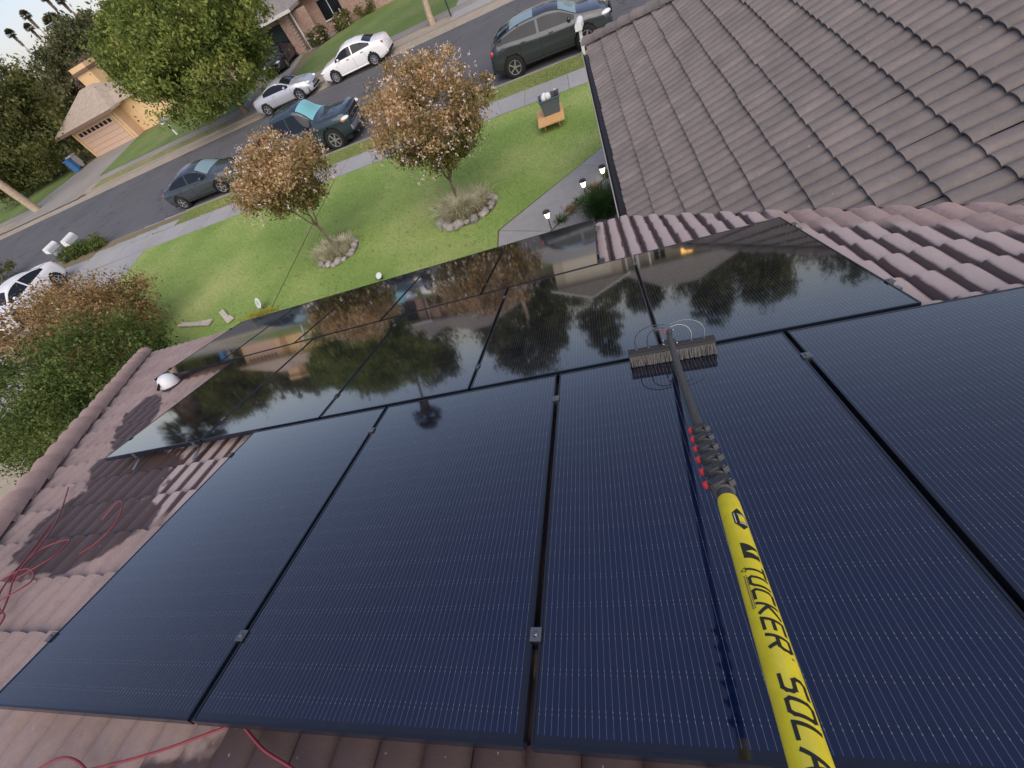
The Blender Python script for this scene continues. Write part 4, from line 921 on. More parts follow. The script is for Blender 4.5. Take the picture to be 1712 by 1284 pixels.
    for wx in wh:
        for s in (1, -1):
            M = Matrix.Translation((wx, s*(hwm-0.095), wr_)) @ Matrix.Rotation(R_(-90*s), 4, 'X'); w_ = 0.11; rr = wr_
            tyre = B().lathe([(rr*0.66, -w_), (rr*0.93, -w_), (rr, -w_*0.7), (rr, w_*0.7), (rr*0.95, w_*0.97), (rr*0.68, w_), (rr*0.64, w_*0.8)], 28, M).build('wheel', 'tyre', t, 0.7)
            rm = B(); rm.lathe([(rr*0.655, w_*0.55), (rr*0.655, w_*0.98), (rr*0.60, w_*0.95), (rr*0.58, w_*0.55)], 28, M)
            ns = sp.get('spokes', 5)
            for k in range(ns):
                rm.box((rr*0.33, 0, w_*0.82), (rr*0.60, rr*0.13, 0.022), M=M @ Matrix.Rotation(2*math.pi*k/ns, 4, 'Z'))
            rm.lathe([(rr*0.14, w_*0.7), (rr*0.13, w_*0.98), (0.0, w_*1.0)], 12, M); rm.build('rim', rim, tyre)
            B().lathe([(rr*0.60, w_*0.50), (0, w_*0.50)], 20, M).build('brake_disc', 'rim_dark', tyre)
    # lamps, handles, mirrors set on the body skin
    def skin(x, z):
        i = int(np.clip((x-x0)/(x1-x0)*(NX-1), 0, NX-1)); rr_ = rows[i]; ks = [k for k in range(NS+1)]
        k = min(ks, key=lambda k: abs(rr_[k][1]-z)); return rr_[k][0]
    L = x1
    for s in (1, -1):
        hz = sp['head'][1]; hx = sp['head'][0]
        B().ball((0, 0, 0), (0.20, 0.13, 0.075), 10, 8, Matrix.Translation((hx, s*(skin(hx, hz)-0.085), hz)) @ Matrix.Rotation(-s*R_(28), 4, 'Z')).build('headlight', 'lamp_clear', t, 3.2)
        if sp.get('amber'): B().ball((0, 0, 0), (0.11, 0.07, 0.075), 8, 6, Matrix.Translation((hx-0.10, s*(skin(hx-0.1, hz)-0.02), hz-0.03))).build('indicator', 'lamp_amber', t, 3.2)
        tz, tx = sp['tail'][1], sp['tail'][0]
        B().ball((0, 0, 0), (0.10, 0.075, sp.get('tail_h', 0.075)), 10, 8, Matrix.Translation((tx+0.05, s*(skin(tx+0.05, tz)-0.052), tz))).build('tail_light', 'lamp_red', t, 3.2)
        mx = sp['mirror'][0]; B().ball((0, 0, 0), (0.075, 0.10, 0.062), 9, 7, Matrix.Translation((mx, s*(skin(mx, sp['mirror'][1])+0.075), sp['mirror'][1]+0.07))).build('mirror', sp.get('mirror_mat', paint), t, 3.2)
        for dx in sp['handles']:
            hz2 = interp(sp['belt'], dx)-0.10; B().box((dx, s*(skin(dx, hz2)+0.006), hz2), (0.17, 0.022, 0.028)).build('door_handle', sp.get('handle_mat', paint), t)
        for dx in sp['seams']:
            q = B(); pts = [(dx, s*(skin(dx, z)+0.002), z) for z in np.linspace(interp(sp['floor'], dx)+0.10, interp(sp['belt'], dx)-0.005, 9)]
            q.tube(pts, 0.006, 4); q.build('door_seam', 'dark', t)
        sx = [x for x in np.linspace(wh[0]+arch*1.05 if wh[0] < wh[1] else wh[1]+arch*1.05, max(wh)-arch*1.05, 8)]
        B().tube([(x, s*(skin(x, interp(sp['floor'], x)+0.07)-0.004), interp(sp['floor'], x)+0.055) for x in sx], 0.04, 6).build('sill', sp.get('sill_mat', 'dark'), t)
    g = sp['grille']; gx = x1-0.012
    B().box((gx, 0, g[1]), (0.06, g[2], g[3])).build('grille', 'dark', t)
    B().box((gx+0.022, 0, g[1]), (0.03, g[2]*0.92, 0.026)).build('grille_bar', 'chrome', t)
    B().box((x1-0.03, 0, 0.34), (0.08, hwm*1.25, 0.10)).build('lower_intake', 'dark', t); B().box((x0+0.02, 0, 0.33), (0.08, hwm*1.2, 0.12)).build('rear_valance', 'dark', t)
    B().box((x0-0.004, 0, sp.get('plate_z', 0.62)), (0.02, 0.32, 0.16)).build('number_plate', 'white_paint', t)
    return t
SEDAN = dict(top=[(-2.32, 0.62), (-2.26, 0.90), (-1.95, 1.06), (-1.55, 1.12), (-1.0, 1.33), (-0.45, 1.44), (0.05, 1.445), (0.45, 1.37), (1.10, 1.04), (1.6, 0.95), (2.05, 0.84), (2.25, 0.70), (2.33, 0.50)],
    belt=[(-2.32, 0.56), (-2.2, 0.84), (-1.7, 0.98), (-1.0, 0.965), (0.0, 0.93), (1.0, 0.90), (1.7, 0.82), (2.15, 0.70), (2.33, 0.46)],
    hw=[(-2.32, 0.62), (-2.2, 0.76), (-1.8, 0.865), (-1.0, 0.895), (0.4, 0.90), (1.4, 0.885), (1.9, 0.82), (2.2, 0.70), (2.33, 0.55)],
    floor=[(-2.32, 0.34), (-1.9, 0.22), (1.9, 0.20), (2.33, 0.26)], wheels=(-1.36, 1.36), wheel_r=0.325, screen=(0.47, 1.08), rear=(-1.52, -1.02), side=(-1.42, 0.98), pillars=(-0.22,),
    head=(2.12, 0.70), tail=(-2.20, 0.86), mirror=(0.72, 0.92), handles=(-0.85, 0.15), seams=(-0.98, -0.20, 0.98), grille=(0, 0.60, 0.70, 0.12), plate_z=0.72)
COUPE = dict(SEDAN, top=[(-2.2, 0.60), (-2.14, 0.86), (-1.8, 0.98), (-1.2, 1.12), (-0.6, 1.31), (-0.1, 1.35), (0.35, 1.26), (0.98, 1.0), (1.6, 0.90), (2.05, 0.76), (2.24, 0.60), (2.30, 0.45)],
    belt=[(-2.2, 0.55), (-2.05, 0.80), (-1.5, 0.92), (-0.5, 0.90), (0.6, 0.87), (1.5, 0.80), (2.1, 0.63), (2.30, 0.40)], hw=[(-2.2, 0.6), (-2.05, 0.76), (-1.6, 0.87), (0.4, 0.885), (1.4, 0.875), (1.9, 0.80), (2.15, 0.68), (2.30, 0.52)],
    floor=[(-2.2, 0.32), (-1.8, 0.2), (1.9, 0.18), (2.30, 0.24)], wheels=(-1.28, 1.32), screen=(0.37, 0.97), rear=(-1.3, -0.66), side=(-1.05, 0.86), pillars=(), head=(2.08, 0.66), tail=(-2.08, 0.80), mirror=(0.62, 0.88), handles=(-0.35,), seams=(-0.48, 0.9), grille=(0, 0.50, 0.6, 0.10))
HATCH = dict(SEDAN, top=[(-2.22, 0.62), (-2.18, 0.92), (-2.02, 1.12), (-1.35, 1.42), (-0.6, 1.53), (0.1, 1.53), (0.55, 1.44), (1.18, 1.14), (1.65, 1.06), (2.05, 0.94), (2.25, 0.76), (2.32, 0.52)],
    belt=[(-2.22, 0.58), (-2.1, 0.98), (-1.6, 1.12), (-0.8, 1.07), (0.3, 1.02), (1.1, 0.99), (1.7, 0.92), (2.15, 0.76), (2.32, 0.46)], hw=[(-2.22, 0.66), (-2.1, 0.80), (-1.6, 0.89), (-0.8, 0.92), (0.5, 0.925), (1.4, 0.91), (1.9, 0.84), (2.2, 0.72), (2.32, 0.56)],
    floor=[(-2.22, 0.36), (-1.8, 0.26), (1.9, 0.24), (2.32, 0.30)], wheels=(-1.35, 1.35), wheel_r=0.36, screen=(0.56, 1.15), rear=(-2.0, -1.36), side=(-1.78, 1.05), pillars=(-0.25,), sunroof=(-1.25, -0.35), roof_glass='glass_pale',
    windscreen='glass_pale', head=(2.10, 0.80), tail=(-2.10, 0.94), tail_h=0.10, mirror=(0.86, 1.02), handles=(-0.85, 0.18), seams=(-1.0, -0.22, 1.02), grille=(0, 0.70, 0.8, 0.14))
TRUCK = dict(SEDAN, cat='pickup', top=[(-2.85, 0.70), (-2.82, 1.15), (-2.6, 1.18), (-1.02, 1.18), (-0.97, 1.24), (-0.86, 1.80), (-0.5, 1.93), (0.35, 1.93), (0.62, 1.86), (1.22, 1.33), (1.9, 1.26), (2.55, 1.21), (2.70, 1.10), (2.74, 0.66)],
    belt=[(-2.85, 0.66), (-2.8, 1.10), (-1.0, 1.14), (0.3, 1.14), (1.2, 1.14), (2.45, 1.10), (2.68, 0.98), (2.74, 0.60)], hw=[(-2.85, 0.86), (-2.7, 0.97), (0.0, 0.99), (1.6, 0.99), (2.45, 0.97), (2.66, 0.93), (2.74, 0.88)],
    floor=[(-2.85, 0.48), (-2.3, 0.36), (2.2, 0.34), (2.72, 0.42)], wheels=(-1.78, 1.72), wheel_r=0.42, screen=(0.64, 1.20), rear=(-0.97, -0.87), side=(-0.86, 1.08), pillars=(-0.02,), windscreen='sunshade', shade_label='turquoise sunshade filling the windscreen', bed=(-2.72, -1.05),
    head=(2.62, 0.98), amber=True, tail=(-2.80, 0.95), tail_h=0.16, mirror=(0.80, 1.12), mirror_mat='car_dark', handles=(-0.55, 0.12), seams=(-0.80, 0.0, 1.05), grille=(0, 0.92, 1.15, 0.30), spokes=6)
ZR = -0.06
car('white_sedan', 'white sedan parked across the street, tail lights towards the right', 'car_white', dict(SEDAN, handle_mat='car_dark', sill_mat='car_white', spokes=9), (-12.35, 29.95, ZR), R_(179))
car('silver_coupe', 'silver coupe parked across the street, half behind the big green tree', 'car_silver', COUPE, (-17.75, 29.90, ZR), R_(-1))
car('grey_sedan', 'dark grey sedan on the near kerb, left of the pickup', 'car_slate', dict(SEDAN, windscreen='glass_pale'), (-18.75, 20.05, ZR), R_(-1.5))
tk = car('pickup_truck', 'dark teal pickup with turquoise windscreen shade and amber indicator', 'car_blue', TRUCK, (-12.1, 19.72, ZR), R_(-1.5))
B().box((-1.88, 0, 0.80), (1.62, 1.62, 0.06)).build('bed_floor', 'dark', tk); B().box((2.70, 0, 0.60), (0.16, 1.80, 0.17)).build('bumper', 'chrome', tk); B().box((-2.86, 0, 0.58), (0.14, 1.70, 0.15)).build('bumper', 'chrome', tk); B().box((2.735, 0, 0.92), (0.03, 1.22, 0.36)).build('grille_surround', 'chrome', tk)
car('grey_hatchback', 'grey hatchback with glass roof and black rims, behind the white mailbox', 'car_grey', dict(HATCH, rear_window='glass_dark'), (-0.78, 19.42, ZR), R_(-1.5), 'rim')
car('white_sedan', 'white sedan in the driveway at left, partly hidden by rusty leaves', 'car_white', dict(SEDAN, screen=(0.47, 1.08)), (-27.35, 14.35, 0.01), R_(-86), group='cars on driveways')
car('black_sedan', 'black car on the brick house driveway, one bright headlight', 'car_dark', SEDAN, (-22.95, 41.3, 0.01), R_(-88), group='cars on driveways')
# ================================================================== HOUSES ACROSS THE STREET
def quad(b, *p): b.add(p, [tuple(range(len(p)))]); return b
def hip_roof(x0, x1, y0, y1, ze, zr, name, mat, parent, inset=None):
    w_ = (y1-y0)/2 if inset is None else inset; ym = (y0+y1)/2; b = B()
    V = [(x0, y0, ze), (x1, y0, ze), (x1, y1, ze), (x0, y1, ze), (x0+w_, ym, zr), (x1-w_, ym, zr), (x0, y0, ze-0.18), (x1, y0, ze-0.18), (x1, y1, ze-0.18), (x0, y1, ze-0.18)]
    b.add(V, [(0, 1, 5, 4), (1, 2, 5), (2, 3, 4, 5), (3, 0, 4), (0, 6, 7, 1), (1, 7, 8, 2), (2, 8, 9, 3), (3, 9, 6, 0), (6, 9, 8, 7)]); return b.build(name, mat, parent)
# tan house
th = thing('tan_house', 'peach stucco house with tan roof, chimney and a two-car garage', 'house', (-46, 47, 0))
def loc(v, r): return tuple(a-b_ for a, b_ in zip(v, r))
def hb(c, d, name, mat, par=th, o=(-46, 47, 0)): return B().box(loc(c, o), d).build(name, mat, par)
hb((-46.0, 46.6, 1.30), (6.4, 6.2, 2.6), 'wall', 'peach'); hb((-40.3, 48.6, 1.35), (5.6, 8.0, 2.7), 'wall', 'peach_yellow')
gd = hb((-46.1, 43.46, 1.12), (5.2, 0.06, 2.24), 'garage_door', 'garage_peach')
for k in range(8): hb((-48.25+k*0.61, 43.42, 1.98), (0.42, 0.03, 0.30), 'window', 'dark', gd)
for k in range(4): hb((-46.1, 43.425, 0.36+k*0.42), (5.15, 0.012, 0.018), 'panel_joint', 'trim_brown', gd)
hb((-49.0, 43.44, 1.25), (0.22, 0.16, 2.5), 'trim', 'peach_yellow'); hb((-43.25, 43.44, 1.25), (0.22, 0.16, 2.5), 'trim', 'peach_yellow')
hip_roof(-50.2+46, -41.9+46, 42.5-47, 50.5-47, 2.72, 4.5, 'roof', 'roof_tan', th, 3.2)
hip_roof(-44.2+46, -36.5+46, 43.9-47, 53.5-47, 2.85, 4.9, 'roof', 'roof_tan', th, 3.0)
hb((-46.05, 42.46, 2.58), (8.3, 0.05, 0.24), 'fascia', 'trim_brown')
hb((-46.9, 49.2, 3.55), (1.9, 1.5, 4.2), 'chimney', 'peach_yellow'); hb((-46.9, 49.2, 5.45), (2.2, 1.8, 0.25), 'chimney_band', 'trim_brown'); hb((-46.9, 49.2, 5.75), (2.05, 1.65, 0.38), 'chimney_cap', 'peach_yellow')
# brick house
o2 = (-22, 46, 0); bh = thing('brick_house', 'brick house with grey roof and a dark open garage at the top', 'house', o2)
hb((-25.6, 47.0, 1.35), (7.2, 7.6, 2.7), 'wall', 'brick', bh, o2); hb((-24.6, 43.17, 1.1), (4.8, 0.05, 2.2), 'garage_opening', 'dark_green', bh, o2)
hb((-21.75, 43.05, 1.3), (0.75, 0.55, 2.6), 'pillar', 'brick', bh, o2); hb((-27.5, 43.05, 1.3), (0.6, 0.55, 2.6), 'pillar', 'brick', bh, o2)
hb((-17.5, 49.0, 1.35), (9.0, 7.0, 2.7), 'wall', 'brick', bh, o2); hb((-20.6, 43.6, 1.2), (1.6, 0.10, 2.4), 'wall', 'brick', bh, o2)
wn = hb((-18.6, 45.46, 1.45), (1.8, 0.06, 1.3), 'window', 'glass_dark', bh, o2); hb((-18.6, 45.43, 0.78), (1.95, 0.10, 0.07), 'sill', 'white_paint', wn, o2); hb((-18.6, 45.42, 1.45), (0.05, 0.05, 1.3), 'mullion', 'white_paint', wn, o2)
hb((-20.9, 43.0, 1.45), (0.09, 0.09, 2.9), 'downpipe', 'white_paint', bh, o2)
b = B(); z0, z1 = 2.75, 4.6
b.add([loc(p, o2) for p in ((-29.8, 42.2, z0), (-20.5, 42.2, z0), (-20.5, 51.5, z0), (-29.8, 51.5, z0), (-25.2, 45.0, z1), (-25.2, 51.5, z1), (-29.8, 42.2, z0-0.2), (-20.5, 42.2, z0-0.2), (-20.5, 51.5, z0-0.2), (-29.8, 51.5, z0-0.2))],
      [(0, 1, 4), (1, 2, 5, 4), (3, 0, 4, 5), (0, 6, 7, 1), (1, 7, 8, 2), (3, 9, 6, 0), (6, 9, 8, 7)]); b.build('roof', 'roof_grey', bh)
hip_roof(-22.5+22, -12.2+22, 44.6-46, 53.2-46, 2.9, 4.9, 'roof', 'roof_grey', bh, 4.0)
hb((-25.1, 42.16, 2.66), (9.4, 0.05, 0.2), 'fascia', 'white_paint', bh, o2)
# cream house (seen only as a reflection in the panels, from here)
o3 = (2, 50, 0); ch = thing('cream_house', 'house with wide cream garage door, mirrored in the panels', 'house', o3)
hb((-2.7, 49.6, 1.4), (7.2, 7.8, 2.8), 'wall', 'stucco', ch, o3); cg = hb((-2.75, 45.66, 1.18), (5.0, 0.06, 2.36), 'garage_door', 'cream', ch, o3)
for k in range(4): hb((-2.75, 45.62, 0.3+k*0.56), (4.9, 0.012, 0.02), 'panel_joint', 'fascia', cg, o3)
hb((6.6, 51.2, 1.4), (11.2, 7.0, 2.8), 'wall', 'stucco', ch, o3)
for k in range(3): hb((1.35+k*1.2, 46.3, 1.35), (0.14, 0.14, 2.7), 'porch_post', 'white_paint', ch, o3)
for x, mt in ((4.9, 'glass_dark'), (7.6, 'window_glow'), (10.3, 'glass_dark')):
    q = hb((x, 47.66, 1.6), (1.1, 0.06, 1.1), 'window', mt, ch, o3); hb((x, 47.62, 1.6), (0.06, 0.05, 1.1), 'mullion', 'white_paint', q, o3)
b = B(); b.add([loc(p, o3) for p in ((-6.9, 44.9, 2.75), (1.5, 44.9, 2.75), (-2.7, 44.9, 4.35), (-6.9, 54, 2.75), (1.5, 54, 2.75), (-2.7, 54, 4.35))], [(0, 2, 5, 3), (1, 4, 5, 2), (0, 1, 2), (3, 5, 4)]); b.build('roof', 'roof_grey', ch)
for sx in (-1, 1): B().tube([loc((-2.7, 44.86, 4.38), o3), loc((-2.7+sx*4.25, 44.86, 2.74), o3)], 0.09, 4).build('barge_board', 'white_paint', ch)
hip_roof(0.8-2, 13.2-2, 46.0-50, 55.5-50, 2.8, 5.3, 'roof', 'roof_grey', ch, 4.4)
# bins
def wheelie(name, label, mat, x, y, s=1.0, rz=0.0):
    t = thing(name, label, 'bin', (x, y, 0.0), rz, 'bins by the tan house')
    B().box((0, 0, 0.50*s), (0.48*s, 0.56*s, 0.9*s)).build('body', mat, t); B().box((0, -0.02, 0.99*s), (0.58*s, 0.66*s, 0.07*s)).build('lid', mat, t); B().box((0, 0.34*s, 0.92*s), (0.46*s, 0.05, 0.05)).build('handle', mat, t)
    for a in (-0.24, 0.24): B().lathe([(0.12*s, -0.03), (0.12*s, 0.03)], 12, Matrix.Translation((a*s, 0.24*s, 0.12*s)) @ Matrix.Rotation(R_(90), 4, 'Y')).build('wheel', 'tyre', t)
wheelie('recycling_bin', 'blue wheeled bin beside the tan house driveway', 'bin_blue', -49.9, 41.2, 1.15, R_(15)); wheelie('recycling_bin', 'pale grey wheeled bin behind the blue bin', 'pale_grey', -50.4, 42.3, 1.2, R_(10))
# ================================================================== PLANTS
def crown_pts(n, c, r, clusters, cr, hollow=0.45, zmin=None, vase=0.0):
    """points in clumps spread through an ellipsoid, thinner inside"""
    c = np.array(c); r = np.array(r, float)
    d = unit(RNG.normal(size=(clusters, 3))); rad = (hollow+(1-hollow)*RNG.uniform(0, 1, (clusters, 1))**0.6)
    K = d*rad
    if vase: K[:, :2] *= (1-vase*np.clip(-K[:, 2:3], 0, 1))*1.0
    K = K*r*(1+RNG.normal(size=(clusters, 1))*0.06)
    w_ = RNG.uniform(0.5, 1.5, clusters); w_ /= w_.sum(); pick = RNG.choice(clusters, n, p=w_)
    s = cr*RNG.uniform(0.6, 1.3, (clusters, 1))[pick]
    P = c+K[pick]+RNG.normal(size=(n, 3))*s*np.array([1, 1, 0.75])
    if zmin is not None: P = P[P[:, 2] > zmin]
    return P
def leaf_obj(name, P, size, mat, parent=None, aspect=0.5, up=0.5, droop=0.0, kind=None, origin=(0, 0, 0)):
    V, Q = leaves(P-np.array(origin), size, aspect, up, droop); o = link(name, fast_mesh(name, V, Q), mat, parent)
    if kind: o['kind'] = kind
    return o
def limb(b, p, q, r0, r1, n=6, wob=0.05, sides=8):
    p, q = Vector(p), Vector(q); L = (q-p).length; pts = []; rs = []
    for i in range(n+1):
        t = i/n; j = Vector((random.gauss(0, 1), random.gauss(0, 1), random.gauss(0, 0.4)))*wob*L*math.sin(math.pi*t)*0.5
        pts.append(p.lerp(q, t)+j); rs.append(r0+(r1-r0)*t)
    b.tube(pts, rs, sides); return pts
def tree(name, label, loc, trunk_h, r0, crowns, leafmat_, nleaf, size, bark='bark', lean=(0, 0), group=None, cat='tree', zmin=None, aspect=0.5, droop=0.1, cl=70, crr=0.13, hollow=0.4):
    """crowns: list of (centre offset, radii) relative to the base"""
    t = thing(name, label, cat, loc, 0, group); b = B()
    top = Vector((lean[0], lean[1], trunk_h)); limb(b, (0, 0, -0.15), top, r0, r0*0.7, 7, 0.03)
    for (c, r) in crowns:
        limb(b, top, Vector(c)+Vector((0, 0, -r[2]*0.1)), r0*0.55, r0*0.12, 6, 0.08)
        for k in range(5):
            d = Vector((random.gauss(0, 1), random.gauss(0, 1), abs(random.gauss(0.3, 0.6)))).normalized(); limb(b, top.lerp(Vector(c), random.uniform(0.1, 0.7)), Vector(c)+Vector((d.x*r[0]*0.75, d.y*r[1]*0.75, d.z*r[2]*0.75)), r0*0.28, r0*0.05, 5, 0.10, 6)
    b.build('trunk', bark, t, 1.2)
    P = np.concatenate([crown_pts(int(nleaf/len(crowns)), c, r, cl, min(r)*crr*1.6, hollow, zmin) for c, r in crowns])
    leaf_obj('crown', P, size, leafmat_, t, aspect, 0.5, droop)
    return t
# ---- the two flowering trees on the lawn
def crepe(label, base, stems, c, r, nleaf, nflo, split):
    t = thing('crepe_myrtle', label, 'tree', base, 0, 'flowering trees on the lawn'); b = B()
    fork = Vector(split); limb(b, (0, 0, -0.05), fork, 0.042, 0.034, 6, 0.03)
    tips = []
    for k in range(stems):
        a = 2*math.pi*k/stems+0.4; q = Vector((c[0]+math.cos(a)*r[0]*0.45, c[1]+math.sin(a)*r[1]*0.45, c[2]-r[2]*0.15)); pts = limb(b, fork, q, 0.024, 0.010, 6, 0.05, 6)
        for j in range(5):
            d = Vector((random.gauss(0, 1), random.gauss(0, 1), random.gauss(0.5, 0.6))).normalized(); e = Vector((c[0]+d.x*r[0]*0.85, c[1]+d.y*r[1]*0.85, c[2]+d.z*r[2]*0.85)); limb(b, pts[random.randint(2, 6)], e, 0.010, 0.003, 5, 0.06, 5); tips.append(e)
    b.build('trunk', 'bark', t, 1.2)
    P = crown_pts(nleaf, c, r, 210, 0.125, 0.42, c[2]-r[2]*1.05, 0.45)
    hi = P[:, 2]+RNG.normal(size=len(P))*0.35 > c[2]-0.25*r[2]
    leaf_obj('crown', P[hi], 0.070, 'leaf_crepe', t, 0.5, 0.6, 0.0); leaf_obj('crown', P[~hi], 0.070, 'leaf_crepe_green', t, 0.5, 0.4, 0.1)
    # upright seed and flower sprays on the outside
    d = unit(RNG.normal(size=(nflo, 3))+np.array([0, -0.25, 0.35])); F = np.array(c)+d*np.array(r)*RNG.uniform(0.82, 1.12, (nflo, 1))
    S = np.repeat(F, 9, axis=0); S = S+RNG.normal(size=S.shape)*np.array([0.024, 0.024, 0.034]); leaf_obj('blossoms', S, 0.036, 'blossom', t, 0.8, 0.3)
    q = B()
    for f in F[::2]: q.tube([tuple(f-np.array([0, 0, 0.22])+RNG.normal(size=3)*0.05), tuple(f)], 0.004, 3, False)
    q.build('twigs', 'bark', t)['kind'] = 'stuff'
crepe('smaller rusty flowering tree with a slanting trunk, in front of the grey sedan', (-8.08, 10.68, 0), 4, (0.02, 0.12, 2.30), (1.42, 1.40, 0.98), 24000, 170, (0.0, 0.02, 0.85))
crepe('larger rusty flowering tree with pale blossoms, between the pickup and the hatchback', (-3.81, 10.80, 0), 5, (0.28, 0.10, 2.30), (1.55, 1.50, 1.18), 34000, 290, (0.05, 0.0, 0.75))
# ---- stone rings and pale ornamental grasses
def curved_blades(n, c, spread, h, wd, arch=0.5):
    P = np.array(c)+np.concatenate([RNG.normal(size=(n, 2))*spread, np.zeros((n, 1))], 1); d = P-np.array(c)+RNG.normal(size=(n, 3))*spread*0.8; d[:, 2] = 0; d = unit(d); side = np.stack([-d[:, 1], d[:, 0], 0*d[:, 0]], 1)*wd
    H = h*RNG.uniform(0.5, 1.15, (n, 1)); A = arch*RNG.uniform(0.3, 1.3, (n, 1)); z = np.array([0, 0, 1.0])
    p1 = P+z*H*0.6+d*H*A*0.35; p2 = P+z*H*(0.95-0.25*A)+d*H*A
    V = np.stack([P-side, P+side, p1+side*0.8, p1-side*0.8, p1-side*0.8, p1+side*0.8, p2+side*0.15, p2-side*0.15], 1).reshape(-1, 3); return V, np.arange(8*n).reshape(2*n, 4)
ORD = ['first', 'second', 'third', 'fourth', 'fifth', 'sixth', 'seventh', 'eighth', 'ninth', 'tenth', 'eleventh', 'twelfth', 'thirteenth', 'fourteenth']
def bed(cx, cy, rx, ry, a0, a1, nst, lab, tufts):
    bd = struct(B().add([(cx+rx*1.12*math.cos(k*math.pi/12), cy+ry*1.12*math.sin(k*math.pi/12), 0.010) for k in range(24)], [tuple(range(24))]).build('planting_bed', 'soil'))
    for k in range(nst):
        a = R_(a0+(a1-a0)*k/(nst-1)); s = random.uniform(0.06, 0.18); o = B().ball((0, 0, 0), (s*1.15, s*0.9, s*0.72), 9, 6, jit=0.2).build('stone', 'rock', None, 0.8, (cx+rx*math.cos(a)*random.uniform(0.88, 1.1), cy+ry*math.sin(a)*random.uniform(0.88, 1.1), s*0.35))
        o.rotation_euler = (0, 0, random.uniform(0, 6)); tag(o, 'rounded grey stone, %s from the left in the ring around the %s' % (ORD[k], lab), 'stone', 'stones ringing the %s' % lab)
    for i, (x, y, n, h, sp_, mt, lb) in enumerate(tufts):
        V, Q = curved_blades(n, (0, 0, 0), sp_, h, 0.006, 0.8); tag(link('ornamental_grass', fast_mesh('ornamental_grass', V, Q), mt, None, None, (x, y, 0.01)), lb, 'grass clump')
bed(-7.92, 10.42, 0.66, 0.55, -140, 50, 12, 'smaller flowering tree', [(-8.30, 10.50, 900, 0.38, 0.20, 'ornamental_grass', 'pale dry grass clump left of the smaller tree trunk'), (-7.72, 10.62, 600, 0.36, 0.14, 'ornamental_grass', 'pale grass clump right of the smaller tree trunk'), (-7.98, 11.2, 120, 0.25, 0.05, 'tuft_green', 'small green sprig behind the smaller tree bed')])
bed(-3.58, 10.42, 0.82, 0.62, -150, 60, 14, 'larger flowering tree', [(-3.68, 10.30, 1300, 0.55, 0.16, 'ornamental_grass', 'big pale grass clump at the front of the larger tree bed'), (-3.95, 10.60, 700, 0.42, 0.2, 'ornamental_grass', 'pale grass clump behind the big one, left of the larger trunk'), (-3.22, 10.60, 700, 0.40, 0.16, 'ornamental_grass', 'pale grass clump right of the larger tree trunk')])
V, Q = curved_blades(1300, (0, 0, 0), 0.16, 0.48, 0.007, 0.7); tag(link('green_tuft', fast_mesh('green_tuft', V, Q), 'tuft_green', None, None, (0.02, 8.62, 0.0)), 'dark green grassy tuft in the pebbles under the wing eaves', 'grass clump')
for k, (x, y) in enumerate([(-0.98, 8.72), (-0.72, 8.98), (-0.5, 9.2), (-0.12, 9.58), (0.3, 9.98)]):
    V, Q = curved_blades(160, (0, 0, 0), 0.07, 0.12, 0.006, 0.9); tag(link('weed', fast_mesh('weed', V, Q), 'leaf_rust' if k % 2 else 'tuft_green', None, None, (x, y, 0.0)), 'low weed on the pebble edge of the path, %s from the panels' % ('first', 'second', 'third', 'fourth', 'fifth')[k], 'weed')
# ---- lawn blades
def lawn_blades():
    n = 150000; P = np.stack([RNG.uniform(-21, 2.4, n), RNG.uniform(7.6, 16.0, n), np.full(n, 0.004)], 1); x, y = P[:, 0], P[:, 1]
    ok = (y < 15.665-0.0252*x) & (np.abs(x+9.81) > 0.05) & ~((x > -2.60) & (y < 9.10+(x+2.6)*0.79-0.025)) & ((x > -20.9))
    ok &= ((x+7.92)/0.74)**2+((y-10.42)/0.62)**2 > 1; ok &= ((x+3.58)/0.92)**2+((y-10.42)/0.70)**2 > 1
    V, Q = blades(P[ok], 0.032, 0.010, 0.7); o = link('grass_blades', fast_mesh('grass_blades', V, Q), 'blade'); o['kind'] = 'stuff'; o['label'] = 'mown green lawn grass in front of the house'
    n = 26000; x = RNG.uniform(-19.8, 3, n); P = np.stack([x, 16.92-0.031*x+RNG.uniform(0, 1.18, n), np.full(n, 0.004)], 1)
    V, Q = blades(P, 0.05, 0.012, 0.8); o = link('grass_blades', fast_mesh('grass_blades', V, Q), 'blade'); o['kind'] = 'stuff'; o['label'] = 'patchy grass on the verge beside the street'
    n = 700; P = np.stack([RNG.normal(-10.15, 0.35, n), RNG.normal(8.52, 0.08, n), np.full(n, 0.004)], 1); V, Q = blades(P, 0.09, 0.016, 0.8); o = link('grass_blades', fast_mesh('grass_blades', V, Q), 'blade_yellow'); o['kind'] = 'stuff'; o['label'] = 'yellowed grass patch by the oval sign'
lawn_blades()
n = 420; P = np.concatenate([np.stack([RNG.normal(cx, 1.5, n//2), RNG.normal(10.7, 1.2, n//2), np.full(n//2, 0.035)], 1) for cx in (-8.0, -3.5)]); P = P[(P[:, 0] < -2.6) & (P[:, 1] < 15.4) & (P[:, 1] > 8)]
o = leaf_obj('fallen_leaves', P, 0.05, 'leaf_rust', None, 0.6, 3.0); o['kind'] = 'stuff'; o['label'] = 'dry leaves fallen on the lawn under the flowering trees'
